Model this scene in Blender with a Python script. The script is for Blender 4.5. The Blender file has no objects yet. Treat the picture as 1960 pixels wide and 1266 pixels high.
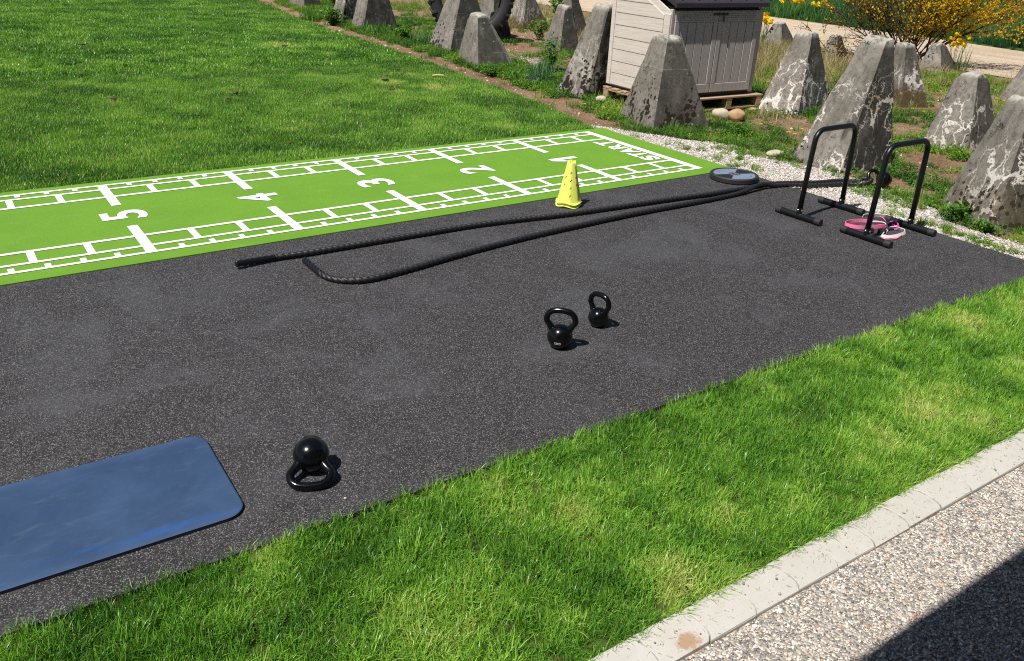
import bpy, bmesh, math, random
import numpy as np
from mathutils import Vector, Matrix, Euler

R = math.radians
random.seed(7)
rng = np.random.default_rng(11)
scene = bpy.context.scene
COL = scene.collection

# ------------------------------------------------------------------ camera
CAM = Vector((-5.964, -5.502, 1.972))
YAW, PITCH, ROLL = R(34.99), R(25.52), R(2.57)
fwd = Vector((math.sin(YAW) * math.cos(PITCH), math.cos(YAW) * math.cos(PITCH), -math.sin(PITCH)))
rgt = Vector((math.cos(YAW), -math.sin(YAW), 0))
upv = rgt.cross(fwd)
r2 = math.cos(ROLL) * rgt + math.sin(ROLL) * upv
u2 = -math.sin(ROLL) * rgt + math.cos(ROLL) * upv
cam_data = bpy.data.cameras.new('camera')
cam = bpy.data.objects.new('camera', cam_data)
COL.objects.link(cam)
m = Matrix((r2, u2, -fwd)).transposed().to_4x4()
m.translation = CAM
cam.matrix_world = m
cam_data.sensor_width = 36
cam_data.sensor_fit = 'HORIZONTAL'
cam_data.lens = 36 * 1590.6 / 1960
cam_data.clip_end = 2000
cam_data.clip_start = 0.05
scene.camera = cam

# ------------------------------------------------------------------ sky, sun, exposure
SUN_EL = R(59)
SUN_AZ = R(10.5)            # the sun stands in -X, swung this far towards -Y
world = bpy.data.worlds.new('World')
scene.world = world
world.use_nodes = True
wn = world.node_tree.nodes
bg = wn.get('Background') or wn.new('ShaderNodeBackground')
wo = wn.get('World Output') or wn.new('ShaderNodeOutputWorld')
sky = wn.new('ShaderNodeTexSky')
sky.sky_type = 'NISHITA'
sky.sun_disc = False
sky.sun_elevation = SUN_EL
sky.sun_rotation = R(270) - SUN_AZ
sky.air_density = 1.0
sky.dust_density = 0.6
sky.ozone_density = 1.3
world.node_tree.links.new(sky.outputs[0], bg.inputs[0])
world.node_tree.links.new(bg.outputs[0], wo.inputs[0])
bg.inputs[1].default_value = 0.052

to_sun = Vector((-math.cos(SUN_EL) * math.cos(SUN_AZ), -math.cos(SUN_EL) * math.sin(SUN_AZ), math.sin(SUN_EL)))
sd = bpy.data.lights.new('sun', 'SUN')
sd.energy = 5.0
sd.angle = R(0.53)
sd.color = (1.0, 0.955, 0.88)
sun = bpy.data.objects.new('sun', sd)
COL.objects.link(sun)
sun.rotation_euler = to_sun.to_track_quat('Z', 'Y').to_euler()
sun.location = (-8, -2, 12)

vs = scene.view_settings
vs.view_transform = 'Standard'
vs.look = 'None'
vs.gamma = 1
vs.use_curve_mapping = False
vs.exposure = 0.34
scene.cycles.max_bounces = 6
scene.cycles.diffuse_bounces = 3
scene.cycles.glossy_bounces = 2
scene.cycles.transmission_bounces = 3
scene.cycles.use_denoising = False
scene.cycles.filter_width = 1.15


# ------------------------------------------------------------------ object helpers
def mesh_of(name, verts, faces, mat=None, smooth=False):
    me = bpy.data.meshes.new(name)
    me.from_pydata([tuple(v) for v in verts], [], [tuple(f) for f in faces])
    if mat is not None:
        me.materials.append(mat)
    if smooth:
        me.polygons.foreach_set('use_smooth', [True] * len(me.polygons))
    me.update()
    return me


def link(name, data, parent=None, loc=None, rot=None):
    o = bpy.data.objects.new(name, data)
    COL.objects.link(o)
    if parent is not None:
        o.parent = parent
    if loc is not None:
        o.location = loc
    if rot is not None:
        o.rotation_euler = rot
    return o


def tag(o, label=None, cat=None, group=None, kind=None):
    if label:
        o['label'] = label
    if cat:
        o['category'] = cat
    if group:
        o['group'] = group
    if kind:
        o['kind'] = kind
    return o


def empty(name, loc=(0, 0, 0), rot=(0, 0, 0)):
    o = link(name, None, None, loc, rot)
    o.empty_display_size = 0.1
    return o


class MB:
    """collects simple shapes into one mesh"""
    def __init__(s):
        s.v, s.f = [], []

    def add(s, verts, faces):
        b = len(s.v)
        s.v += [tuple(v) for v in verts]
        s.f += [tuple(i + b for i in f) for f in faces]
        return s

    def box(s, x0, x1, y0, y1, z0, z1, ch=0.0):
        if ch <= 0:
            v = [(x0, y0, z0), (x1, y0, z0), (x1, y1, z0), (x0, y1, z0), (x0, y0, z1), (x1, y0, z1), (x1, y1, z1), (x0, y1, z1)]
            f = [(0, 3, 2, 1), (4, 5, 6, 7), (0, 1, 5, 4), (1, 2, 6, 5), (2, 3, 7, 6), (3, 0, 4, 7)]
            return s.add(v, f)
        bm = bmesh.new()
        bmesh.ops.create_cube(bm, size=1)
        for q in bm.verts:
            q.co = Vector(((x0 + x1) / 2 + q.co.x * (x1 - x0), (y0 + y1) / 2 + q.co.y * (y1 - y0), (z0 + z1) / 2 + q.co.z * (z1 - z0)))
        bmesh.ops.bevel(bm, geom=list(bm.edges), offset=ch, segments=1, affect='EDGES', profile=0.5)
        bm.verts.index_update()
        v = [q.co.copy() for q in bm.verts]
        f = [[q.index for q in fa.verts] for fa in bm.faces]
        bm.free()
        return s.add(v, f)

    def tube(s, pts, rad, n=10, caps=True, closed=False):
        pts = [Vector(p) for p in pts]
        N = len(pts)
        rads = rad if hasattr(rad, '__len__') else [rad] * N
        prev = None
        vs_, fs_ = [], []
        for i, p in enumerate(pts):
            if closed:
                t = (pts[(i + 1) % N] - pts[i - 1]).normalized()
            else:
                t = (pts[min(i + 1, N - 1)] - pts[max(i - 1, 0)]).normalized()
            if prev is None:
                a = Vector((0, 0, 1)) if abs(t.z) < 0.9 else Vector((1, 0, 0))
                nrm = (a - t * a.dot(t)).normalized()
            else:
                nrm = (prev - t * prev.dot(t)).normalized()
            prev = nrm
            bn = t.cross(nrm)
            for k in range(n):
                a = 2 * math.pi * k / n
                vs_.append(p + (nrm * math.cos(a) + bn * math.sin(a)) * rads[i])
        for i in range(N if closed else N - 1):
            j = (i + 1) % N
            for k in range(n):
                fs_.append((i * n + k, i * n + (k + 1) % n, j * n + (k + 1) % n, j * n + k))
        if caps and not closed:
            fs_.append(tuple(reversed(range(n))))
            fs_.append(tuple((N - 1) * n + k for k in range(n)))
        return s.add(vs_, fs_)

    def lathe(s, prof, n=32, c=(0, 0, 0)):
        vs_, fs_ = [], []
        for r_, z in prof:
            for k in range(n):
                a = 2 * math.pi * k / n
                vs_.append((c[0] + r_ * math.cos(a), c[1] + r_ * math.sin(a), c[2] + z))
        for i in range(len(prof) - 1):
            for k in range(n):
                fs_.append((i * n + k, i * n + (k + 1) % n, (i + 1) * n + (k + 1) % n, (i + 1) * n + k))
        return s.add(vs_, fs_)

    def prism(s, poly, z0, z1):
        n = len(poly)
        v = [(x, y, z0) for x, y in poly] + [(x, y, z1) for x, y in poly]
        f = [tuple(reversed(range(n))), tuple(range(n, 2 * n))]
        f += [(k, (k + 1) % n, n + (k + 1) % n, n + k) for k in range(n)]
        return s.add(v, f)

    def mesh(s, name, mat, smooth=False):
        return mesh_of(name, s.v, s.f, mat, smooth)

    def build(s, name, mat, parent=None, smooth=False, loc=None, rot=None):
        return link(name, s.mesh(name, mat, smooth), parent, loc, rot)


def smooth_by_angle(o, deg=40):
    me = o.data
    bm = bmesh.new()
    bm.from_mesh(me)
    for f in bm.faces:
        f.smooth = True
    for e in bm.edges:
        if len(e.link_faces) == 2 and e.calc_face_angle(0) > R(deg):
            e.smooth = False
    bm.to_mesh(me)
    bm.free()
    return o


def copy_tree(o, parent=None):
    c = o.copy()
    COL.objects.link(c)
    c.parent = parent
    for ch in list(o.children):
        copy_tree(ch, c)
    return c


# ------------------------------------------------------------------ noise
def _hash(ix, iy, seed):
    h = (ix.astype(np.int64) * 374761393 + iy.astype(np.int64) * 668265263 + seed * 974711) & 0x7fffffff
    h = ((h ^ (h >> 13)) * 1274126177) & 0x7fffffff
    h = h ^ (h >> 16)
    return (h & 0xffff) / 65535.0


def vnoise(x, y, scale, seed=0, oct=2):
    x = np.asarray(x, float) * scale
    y = np.asarray(y, float) * scale
    tot, amp, nrm = 0, 1.0, 0
    for o in range(oct):
        ix, iy = np.floor(x), np.floor(y)
        fx, fy = x - ix, y - iy
        fx, fy = fx * fx * (3 - 2 * fx), fy * fy * (3 - 2 * fy)
        a = _hash(ix, iy, seed + o); b = _hash(ix + 1, iy, seed + o)
        c = _hash(ix, iy + 1, seed + o); d = _hash(ix + 1, iy + 1, seed + o)
        tot = tot + amp * ((a * (1 - fx) + b * fx) * (1 - fy) + (c * (1 - fx) + d * fx) * fy)
        nrm += amp
        amp *= 0.5
        x, y = x * 2.03 + 17.1, y * 2.03 + 5.3
    return tot / nrm


# ------------------------------------------------------------------ material helpers
class Mat:
    def __init__(s, name):
        s.m = bpy.data.materials.new(name)
        s.m.use_nodes = True
        s.t = s.m.node_tree
        s.n = s.t.nodes
        s.b = s.n['Principled BSDF']
        s.out = s.n['Material Output']
        s._co = None

    def node(s, typ, **kw):
        n = s.n.new(typ)
        for k, v in kw.items():
            if k.startswith('i_'):
                n.inputs[k[2:].replace('_', ' ')].default_value = v
            else:
                setattr(n, k, v)
        return n

    def L(s, a, b):
        s.t.links.new(a, b)

    def set(s, inp, val):
        sock = s.b.inputs[inp]
        if hasattr(val, 'node'):
            s.L(val, sock)
        else:
            sock.default_value = val
        return s

    @property
    def co(s):
        if s._co is None:
            s._co = s.n.new('ShaderNodeTexCoord').outputs['Object']
        return s._co

    def world(s):
        return s.n.new('ShaderNodeNewGeometry').outputs['Position']

    def mapping(s, vec, scale=(1, 1, 1), loc=(0, 0, 0), rot=(0, 0, 0)):
        n = s.n.new('ShaderNodeMapping')
        s.L(vec, n.inputs[0])
        n.inputs['Scale'].default_value = scale
        n.inputs['Location'].default_value = loc
        n.inputs['Rotation'].default_value = rot
        return n.outputs[0]

    def noise(s, vec, scale, detail=3, rough=0.55, dist=0.0, out='Fac'):
        n = s.n.new('ShaderNodeTexNoise')
        s.L(vec, n.inputs['Vector'])
        n.inputs['Scale'].default_value = scale
        n.inputs['Detail'].default_value = detail
        n.inputs['Roughness'].default_value = rough
        n.inputs['Distortion'].default_value = dist
        return n.outputs[out]

    def voro(s, vec, scale, feature='F1', out='Distance', rand=1.0):
        n = s.n.new('ShaderNodeTexVoronoi')
        n.feature = feature
        s.L(vec, n.inputs['Vector'])
        n.inputs['Scale'].default_value = scale
        n.inputs['Randomness'].default_value = rand
        return n.outputs[out]

    def ramp(s, fac, stops, interp='LINEAR'):
        n = s.n.new('ShaderNodeValToRGB')
        s.L(fac, n.inputs[0])
        cr = n.color_ramp
        cr.interpolation = interp
        while len(cr.elements) < len(stops):
            cr.elements.new(0.5)
        for e, (p, c) in zip(cr.elements, stops):
            e.position = p
            e.color = c if len(c) == 4 else (*c, 1)
        return n.outputs[0]

    def mix(s, fac, a, b, mode='MIX'):
        n = s.n.new('ShaderNodeMix')
        n.data_type = 'RGBA'
        n.blend_type = mode
        for sock, v in ((n.inputs[0], fac), (n.inputs[6], a), (n.inputs[7], b)):
            if hasattr(v, 'node'):
                s.L(v, sock)
            else:
                sock.default_value = v if not isinstance(v, tuple) or len(v) == 4 else (*v, 1)
        return n.outputs[2]

    def math(s, op, a, b=0.0, c=0.0, clamp=False):
        n = s.n.new('ShaderNodeMath')
        n.operation = op
        n.use_clamp = clamp
        for i, v in enumerate((a, b, c)):
            if hasattr(v, 'node'):
                s.L(v, n.inputs[i])
            else:
                n.inputs[i].default_value = v
        return n.outputs[0]

    def sep(s, vec):
        n = s.n.new('ShaderNodeSeparateXYZ')
        s.L(vec, n.inputs[0])
        return n.outputs

    def step(s, v, lo, hi):
        n = s.n.new('ShaderNodeMapRange')
        n.interpolation_type = 'SMOOTHSTEP'
        s.L(v, n.inputs[0])
        n.inputs[1].default_value = lo
        n.inputs[2].default_value = hi
        return n.outputs[0]

    def attr(s, name, typ='GEOMETRY', out='Fac'):
        n = s.n.new('ShaderNodeAttribute')
        n.attribute_type = typ
        n.attribute_name = name
        return n.outputs[out]

    def bump(s, h, strength=0.3, dist=0.01):
        n = s.n.new('ShaderNodeBump')
        n.inputs['Strength'].default_value = strength
        n.inputs['Distance'].default_value = dist
        s.L(h, n.inputs['Height'])
        s.L(n.outputs[0], s.b.inputs['Normal'])
        return s


M = {}


def simple(name, col, rough=0.6, spec=0.5, metal=0.0, vary=0.12, vscale=30, bump=0.0, bscale=200):
    q = Mat(name)
    n = q.noise(q.co, vscale, 4)
    c = q.mix(n, tuple(v * (1 - vary) for v in col), tuple(min(1, v * (1 + vary)) for v in col))
    q.set('Base Color', c).set('Roughness', rough).set('Specular IOR Level', spec).set('Metallic', metal)
    if bump:
        q.bump(q.noise(q.co, bscale, 3), bump, 0.003)
    M[name] = q.m
    return q.m


# rubber granulate flooring
q = Mat('rubber_granulate')
w = q.world()
cell = q.voro(w, 290, out='Color')
cv = q.sep(cell)
g1 = q.noise(w, 150, 2, 0.7)
specks = q.ramp(cv[0], [(0.0, (0.008, 0.008, 0.010)), (0.45, (0.0165, 0.0165, 0.019)), (0.62, (0.027, 0.027, 0.0315)), (0.80, (0.058, 0.058, 0.064)), (1.0, (0.235, 0.228, 0.225))])
warm = q.mix(q.step(cv[1], 0.75, 0.9), specks, q.mix(0.4, specks, (0.07, 0.052, 0.034)))
scuff = q.noise(w, 1.7, 9, 0.68, 0.5)
scuff2 = q.noise(q.mapping(w, (1, 3.2, 1), (4, 2, 0), (0, 0, 0.5)), 3.2, 8, 0.7, 1.2)
dust = q.math('MULTIPLY', q.step(scuff, 0.45, 0.70), 0.6)
dust = q.math('ADD', dust, q.math('MULTIPLY', q.step(scuff2, 0.56, 0.72), 0.6), clamp=True)
col = q.mix(q.math('MULTIPLY', dust, 0.62), warm, (0.090, 0.090, 0.100))
q.set('Base Color', col).set('Roughness', 0.78).set('Specular IOR Level', 0.35)
q.bump(q.math('ADD', cv[0], q.math('MULTIPLY', g1, 0.8)), 0.6, 0.004)
M['rubber'] = q.m

# artificial turf
q = Mat('green_turf')
w = q.world()
f1 = q.noise(w, 300, 2, 0.8)
f2 = q.noise(q.mapping(w, (1, 1.8, 1)), 75, 3, 0.7)
f3 = q.noise(w, 2.2, 3)
c = q.ramp(f1, [(0.28, (0.070, 0.185, 0.012)), (0.5, (0.128, 0.285, 0.021)), (0.72, (0.205, 0.395, 0.040))])
c = q.mix(q.math('MULTIPLY', q.step(f2, 0.35, 0.75), 0.5), c, (0.155, 0.320, 0.028))
c = q.mix(q.math('MULTIPLY', q.step(f3, 0.3, 0.7), 0.6), c, (0.108, 0.250, 0.020))
dst = q.step(q.noise(q.mapping(w, (1, 2.2, 1), rot=(0, 0, 0.3)), 3.5, 5, 0.65, 0.8), 0.55, 0.8)
c = q.mix(q.math('MULTIPLY', dst, 0.22), c, (0.30, 0.36, 0.16))
q.set('Base Color', c).set('Roughness', 0.75).set('Specular IOR Level', 0.25)
q.bump(q.math('ADD', f1, f2), 0.55, 0.006)
M['turf'] = q.m

q = Mat('turf_white')
w = q.world()
f1 = q.noise(w, 300, 2, 0.8)
c = q.ramp(f1, [(0.25, (0.62, 0.64, 0.60)), (0.6, (0.86, 0.87, 0.86))])
q.set('Base Color', c).set('Roughness', 0.75).set('Specular IOR Level', 0.25)
q.bump(f1, 0.4, 0.004)
M['turf_white'] = q.m

# soil, sand path, lawn soil
q = Mat('dry_soil')
w = q.world()
n1 = q.noise(w, 1.3, 5, 0.6)
n2 = q.noise(w, 30, 4, 0.7)
n3 = q.noise(w, 140, 3, 0.7)
c = q.ramp(n1, [(0.3, (0.22, 0.135, 0.075)), (0.5, (0.36, 0.235, 0.14)), (0.7, (0.46, 0.34, 0.23))])
c = q.mix(q.step(n2, 0.42, 0.68), c, (0.15, 0.095, 0.055))
c = q.mix(q.math('MULTIPLY', q.step(n3, 0.60, 0.75), 0.7), c, (0.55, 0.47, 0.37))
q.set('Base Color', c).set('Roughness', 0.95).set('Specular IOR Level', 0.15)
q.bump(q.math('ADD', n2, n3), 0.9, 0.03)
M['soil'] = q.m

q = Mat('turf_soil')
w = q.world()
n2 = q.noise(w, 40, 4, 0.7)
n3 = q.noise(w, 3, 4)
c = q.ramp(n2, [(0.3, (0.03, 0.035, 0.012)), (0.6, (0.065, 0.085, 0.02)), (0.8, (0.12, 0.11, 0.05))])
c = q.mix(q.math('MULTIPLY', n3, 0.5), c, (0.06, 0.10, 0.015))
q.set('Base Color', c).set('Roughness', 0.95).set('Specular IOR Level', 0.1)
q.bump(n2, 0.8, 0.02)
M['lawn_soil'] = q.m

q = Mat('lawn_thatch')
w = q.world()
n2 = q.noise(w, 60, 5, 0.75)
n3 = q.noise(w, 2.2, 4)
c = q.ramp(n2, [(0.3, (0.030, 0.070, 0.010)), (0.55, (0.075, 0.155, 0.018)), (0.75, (0.13, 0.22, 0.03))])
c = q.mix(q.math('MULTIPLY', n3, 0.5), c, (0.07, 0.15, 0.018))
q.set('Base Color', c).set('Roughness', 0.95).set('Specular IOR Level', 0.1)
q.bump(n2, 0.9, 0.03)
M['lawn_thatch'] = q.m

q = Mat('sandy_path')
w = q.world()
n1 = q.noise(q.mapping(w, (1, 0.12, 1), rot=(0, 0, 0.04)), 2.2, 5, 0.6, 0.3)
n2 = q.noise(w, 28, 4, 0.75)
n3 = q.noise(w, 120, 2, 0.75)
c = q.ramp(n1, [(0.3, (0.50, 0.385, 0.27)), (0.5, (0.59, 0.47, 0.345)), (0.7, (0.66, 0.55, 0.425))])
c = q.mix(q.math('MULTIPLY', q.step(n2, 0.55, 0.75), 0.5), c, (0.42, 0.31, 0.20))
c = q.mix(q.math('MULTIPLY', q.step(n3, 0.56, 0.72), 0.5), c, (0.78, 0.70, 0.58))
q.set('Base Color', c).set('Roughness', 0.95).set('Specular IOR Level', 0.1)
q.bump(q.math('ADD', n2, n3), 0.8, 0.03)
M['path'] = q.m

# bed of the gravel (what shows between the pebbles)
q = Mat('gravel_bed')
w = q.world()
v = q.voro(w, 95, out='Color')
cv = q.sep(v)
c = q.ramp(cv[0], [(0.0, (0.16, 0.15, 0.14)), (0.5, (0.34, 0.31, 0.28)), (1.0, (0.58, 0.53, 0.46))])
q.set('Base Color', c).set('Roughness', 0.9)
q.bump(q.voro(w, 95), 0.8, -0.01)
M['gravel_bed'] = q.m


def pebble_mat(name, stops, dark=1.0):
    q = Mat(name)
    t = q.attr('tint', 'INSTANCER')
    n = q.noise(q.co, 1.7, 4, 0.6)
    c = q.ramp(t, stops)
    c = q.mix(q.math('MULTIPLY', q.step(n, 0.4, 0.7), 0.35), c, q.mix(0.5, c, (0.55, 0.5, 0.45)))
    q.set('Base Color', c).set('Roughness', 0.72).set('Specular IOR Level', 0.4)
    M[name] = q.m


pebble_mat('drive_pebble', [(0.0, (0.115, 0.118, 0.14)), (0.14, (0.19, 0.185, 0.20)), (0.28, (0.33, 0.29, 0.265)), (0.42, (0.43, 0.37, 0.32)),
                            (0.60, (0.58, 0.51, 0.43)), (0.76, (0.72, 0.66, 0.59)), (0.93, (0.82, 0.79, 0.74)), (0.97, (0.58, 0.33, 0.16)), (1.0, (0.40, 0.24, 0.19))])
pebble_mat('strip_pebble', [(0.0, (0.15, 0.14, 0.135)), (0.25, (0.29, 0.262, 0.24)), (0.5, (0.45, 0.405, 0.365)), (0.75, (0.60, 0.55, 0.495)), (1.0, (0.74, 0.71, 0.66))])

# kerb concrete
q = Mat('kerb_concrete')
w = q.world()
n1 = q.noise(w, 9, 5, 0.6)
n2 = q.noise(w, 160, 3, 0.7)
rnd = q.n.new('ShaderNodeObjectInfo').outputs['Random']
c = q.mix(n1, (0.415, 0.395, 0.36), (0.535, 0.52, 0.485))
c = q.mix(q.math('MULTIPLY', q.step(n2, 0.55, 0.75), 0.35), c, (0.28, 0.26, 0.23))
c = q.mix(q.math('MULTIPLY', rnd, 0.22), c, (0.37, 0.35, 0.31))
px = q.sep(w)
dx = q.math('SUBTRACT', px[0], -4.367)
dy = q.math('SUBTRACT', px[1], -4.258)
d2 = q.math('ADD', q.math('MULTIPLY', dx, dx), q.math('MULTIPLY', q.math('MULTIPLY', dy, dy), 1.6))
st = q.math('MULTIPLY', q.step(q.math('ADD', d2, q.math('MULTIPLY', q.noise(w, 45, 4, 0.7), 0.007)), 0.0062, 0.0040), 0.8)
c = q.mix(st, c, (0.33, 0.19, 0.095))
q.set('Base Color', c).set('Roughness', 0.85).set('Specular IOR Level', 0.3)
q.bump(n2, 0.35, 0.003)
M['kerb'] = q.m

# weathered concrete of the pyramids; object properties: veins, lichen, moss, yface_dark
q = Mat('weathered_concrete')
co = q.co
w = q.world()
veins = q.attr('veins', 'OBJECT')
lichen = q.attr('lichen', 'OBJECT')
moss = q.attr('moss', 'OBJECT')
hgt = q.attr('height', 'OBJECT')
xyz = q.sep(co)
rel = q.math('DIVIDE', xyz[2], hgt)
rnd = q.n.new('ShaderNodeObjectInfo').outputs['Random']
off = q.n.new('ShaderNodeCombineXYZ')
q.L(q.math('MULTIPLY', rnd, 37.0), off.inputs[0])
q.L(q.math('MULTIPLY', rnd, 11.0), off.inputs[1])
vadd = q.n.new('ShaderNodeVectorMath')
vadd.operation = 'ADD'
q.L(co, vadd.inputs[0])
q.L(off.outputs[0], vadd.inputs[1])
P = vadd.outputs[0]
n1 = q.noise(P, 2.6, 6, 0.6)
n2 = q.noise(P, 17, 5, 0.65)
n3 = q.noise(P, 90, 3, 0.7)
strk = q.noise(q.mapping(P, (7, 7, 0.8)), 2.0, 5, 0.65, 0.5)
c = q.ramp(n1, [(0.28, (0.130, 0.117, 0.100)), (0.5, (0.192, 0.174, 0.151)), (0.72, (0.268, 0.246, 0.215))])
c = q.mix(q.math('MULTIPLY', q.step(n2, 0.46, 0.66), 0.6), c, (0.080, 0.072, 0.062))
c = q.mix(q.math('MULTIPLY', q.step(n3, 0.55, 0.70), 0.55), c, (0.36, 0.335, 0.30))
pit = q.voro(P, 55)
c = q.mix(q.math('MULTIPLY', q.step(pit, 0.24, 0.10), q.math('MULTIPLY', q.step(q.noise(P, 6, 3), 0.42, 0.6), 0.8)), c, (0.035, 0.030, 0.025))
c = q.mix(q.math('MULTIPLY', q.step(strk, 0.50, 0.66), 0.55), c, (0.072, 0.065, 0.057))
# faces turned towards -Y get a darker, noise-mottled colour
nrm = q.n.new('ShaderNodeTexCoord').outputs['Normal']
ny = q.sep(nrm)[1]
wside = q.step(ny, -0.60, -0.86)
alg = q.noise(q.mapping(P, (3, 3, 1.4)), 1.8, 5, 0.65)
yfacef = q.math('MULTIPLY', q.math('MULTIPLY', wside, q.attr('yface_dark', 'OBJECT')), q.math('ADD', 0.60, q.math('MULTIPLY', q.step(alg, 0.35, 0.7), 0.38)))
c = q.mix(yfacef, c, q.mix(q.step(alg, 0.5, 0.75), (0.017, 0.017, 0.015), (0.052, 0.052, 0.039)))
# formwork seams
seam = q.math('ABSOLUTE', q.math('SUBTRACT', q.math('FRACT', q.math('ADD', q.math('MULTIPLY', xyz[2], 2.3), q.math('MULTIPLY', n1, 0.05))), 0.5))
seamf = q.math('MULTIPLY', q.step(seam, 0.012, 0.003), q.math('MULTIPLY', q.step(q.noise(P, 3.1, 3), 0.48, 0.66), 0.45))
c = q.mix(seamf, c, (0.30, 0.29, 0.26))
# lime runs: branching pale veins, drawn down the slope
wob = q.noise(P, 5.5, 5, 0.66, out='Color')
vm = q.n.new('ShaderNodeVectorMath')
vm.operation = 'MULTIPLY_ADD'
q.L(wob, vm.inputs[0])
vm.inputs[1].default_value = (0.26, 0.26, 0.16)
q.L(P, vm.inputs[2])
VP = q.mapping(vm.outputs[0], (1.0, 1.0, 0.30))
e1 = q.voro(VP, 7.0, 'DISTANCE_TO_EDGE')
vmask = q.noise(P, 1.9, 3, 0.55)
low = q.step(rel, 0.78, 0.30)
thick = q.math('MULTIPLY', q.math('MULTIPLY', low, q.step(vmask, 0.40, 0.70)), 0.095)
vein = q.step(q.math('SUBTRACT', e1, q.math('MULTIPLY', thick, q.math('MULTIPLY', strk, 1.7))), 0.026, 0.000)
vein = q.math('MULTIPLY', vein, q.math('MULTIPLY', q.step(vmask, 0.36, 0.50), q.step(rel, 0.86, 0.55)))
e2 = q.voro(q.mapping(vm.outputs[0], (1, 1, 0.45), (3, 1, 2)), 11, 'DISTANCE_TO_EDGE')
vein2 = q.math('MULTIPLY', q.step(e2, 0.035, 0.008), q.math('MULTIPLY', q.step(vmask, 0.42, 0.6), q.step(rel, 0.75, 0.4)))
vtot = q.math('MULTIPLY', q.math('MAXIMUM', vein, q.math('MULTIPLY', vein2, 0.6)), veins, clamp=True)
vcol = q.mix(q.step(q.noise(P, 5, 3), 0.56, 0.72), (0.58, 0.545, 0.50), (0.42, 0.31, 0.20))
c = q.mix(vtot, c, vcol)
# black lichen spots, more of them low down
l1 = q.voro(q.mapping(vm.outputs[0], (1, 1, 1), (9, 2, 4)), 16)
lsz = q.math('MULTIPLY', q.step(rel, 0.80, 0.0), q.math('MULTIPLY', q.step(q.noise(P, 3.6, 3), 0.36, 0.58), lichen))
lf = q.step(q.math('SUBTRACT', l1, q.math('MULTIPLY', lsz, 0.62)), 0.03, -0.03)
lf = q.math('MULTIPLY', lf, q.step(lsz, 0.02, 0.12))
c = q.mix(lf, c, (0.020, 0.014, 0.010))
l2 = q.voro(q.mapping(P, (1, 1, 1), (2, 7, 1)), 34)
lf2 = q.math('MULTIPLY', q.step(l2, 0.22, 0.12), q.math('MULTIPLY', q.step(q.noise(P, 4, 2), 0.5, 0.6), lichen))
c = q.mix(q.math('MULTIPLY', lf2, 0.8), c, (0.045, 0.036, 0.028))
# pale lichen rosettes and a bleached crown
l3 = q.voro(q.mapping(P, (1, 1, 1), (5, 3, 8)), 11)
lf3 = q.math('MULTIPLY', q.step(l3, 0.20, 0.10), q.step(q.noise(P, 5, 2), 0.52, 0.6))
c = q.mix(q.math('MULTIPLY', lf3, 0.6), c, (0.38, 0.36, 0.31))
crown = q.math('MULTIPLY', q.step(rel, 0.92, 0.99), q.step(n2, 0.36, 0.56))
c = q.mix(q.math('MULTIPLY', crown, 0.8), c, (0.44, 0.425, 0.38))
# cracks, mostly near the top
e3 = q.voro(q.mapping(vm.outputs[0], (1, 1, 0.7), (7, 5, 3)), 3.4, 'DISTANCE_TO_EDGE')
crk = q.math('MULTIPLY', q.step(e3, 0.016, 0.005), q.math('MULTIPLY', q.step(q.noise(P, 2.1, 2), 0.50, 0.58), q.step(rel, 0.35, 0.6)))
c = q.mix(q.math('MULTIPLY', crk, 0.9), c, (0.02, 0.018, 0.016))
# moss cushions at the foot
mf = q.math('MULTIPLY', q.step(q.math('SUBTRACT', q.math('MULTIPLY', n1, 0.9), rel), 0.10, 0.26), q.math('MULTIPLY', moss, q.step(n2, 0.3, 0.5)))
c = q.mix(mf, c, q.mix(n3, (0.035, 0.025, 0.008), (0.12, 0.08, 0.02)))
q.set('Base Color', c).set('Roughness', 0.92).set('Specular IOR Level', 0.2)
hgtmap = q.math('ADD', q.math('MULTIPLY', n3, 0.5), q.math('ADD', n2, q.math('MULTIPLY', lf, 0.25)))
q.bump(hgtmap, 0.55, 0.012)
M['concrete'] = q.m


# leaves and grass
def leaf_mat(name, stops, transl=0.35, rough=0.5, inst=True, vary=0.25, dry=None):
    q = Mat(name)
    if inst:
        t = q.attr('tint', 'INSTANCER')
    else:
        t = q.noise(q.co, 9, 3, 0.6)
    b = q.attr('bl', 'GEOMETRY')           # random value of each blade or leaf
    f = q.math('ADD', t, q.math('MULTIPLY', q.math('SUBTRACT', b, 0.5), vary), clamp=True)
    c = q.ramp(f, stops)
    if dry:
        c = q.mix(q.math('MULTIPLY', q.step(b, dry[0], dry[0] + 0.02), 0.85), c, dry[1])
    q.set('Base Color', c).set('Roughness', rough).set('Specular IOR Level', 0.35)
    tr = q.n.new('ShaderNodeBsdfTranslucent')
    q.L(q.mix(1.0, c, (1.0, 1.0, 0.55), 'MULTIPLY'), tr.inputs[0])
    mx = q.n.new('ShaderNodeMixShader')
    mx.inputs[0].default_value = transl
    q.L(q.b.outputs[0], mx.inputs[1])
    q.L(tr.outputs[0], mx.inputs[2])
    q.L(mx.outputs[0], q.out.inputs[0])
    M[name] = q.m
    return q.m


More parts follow.
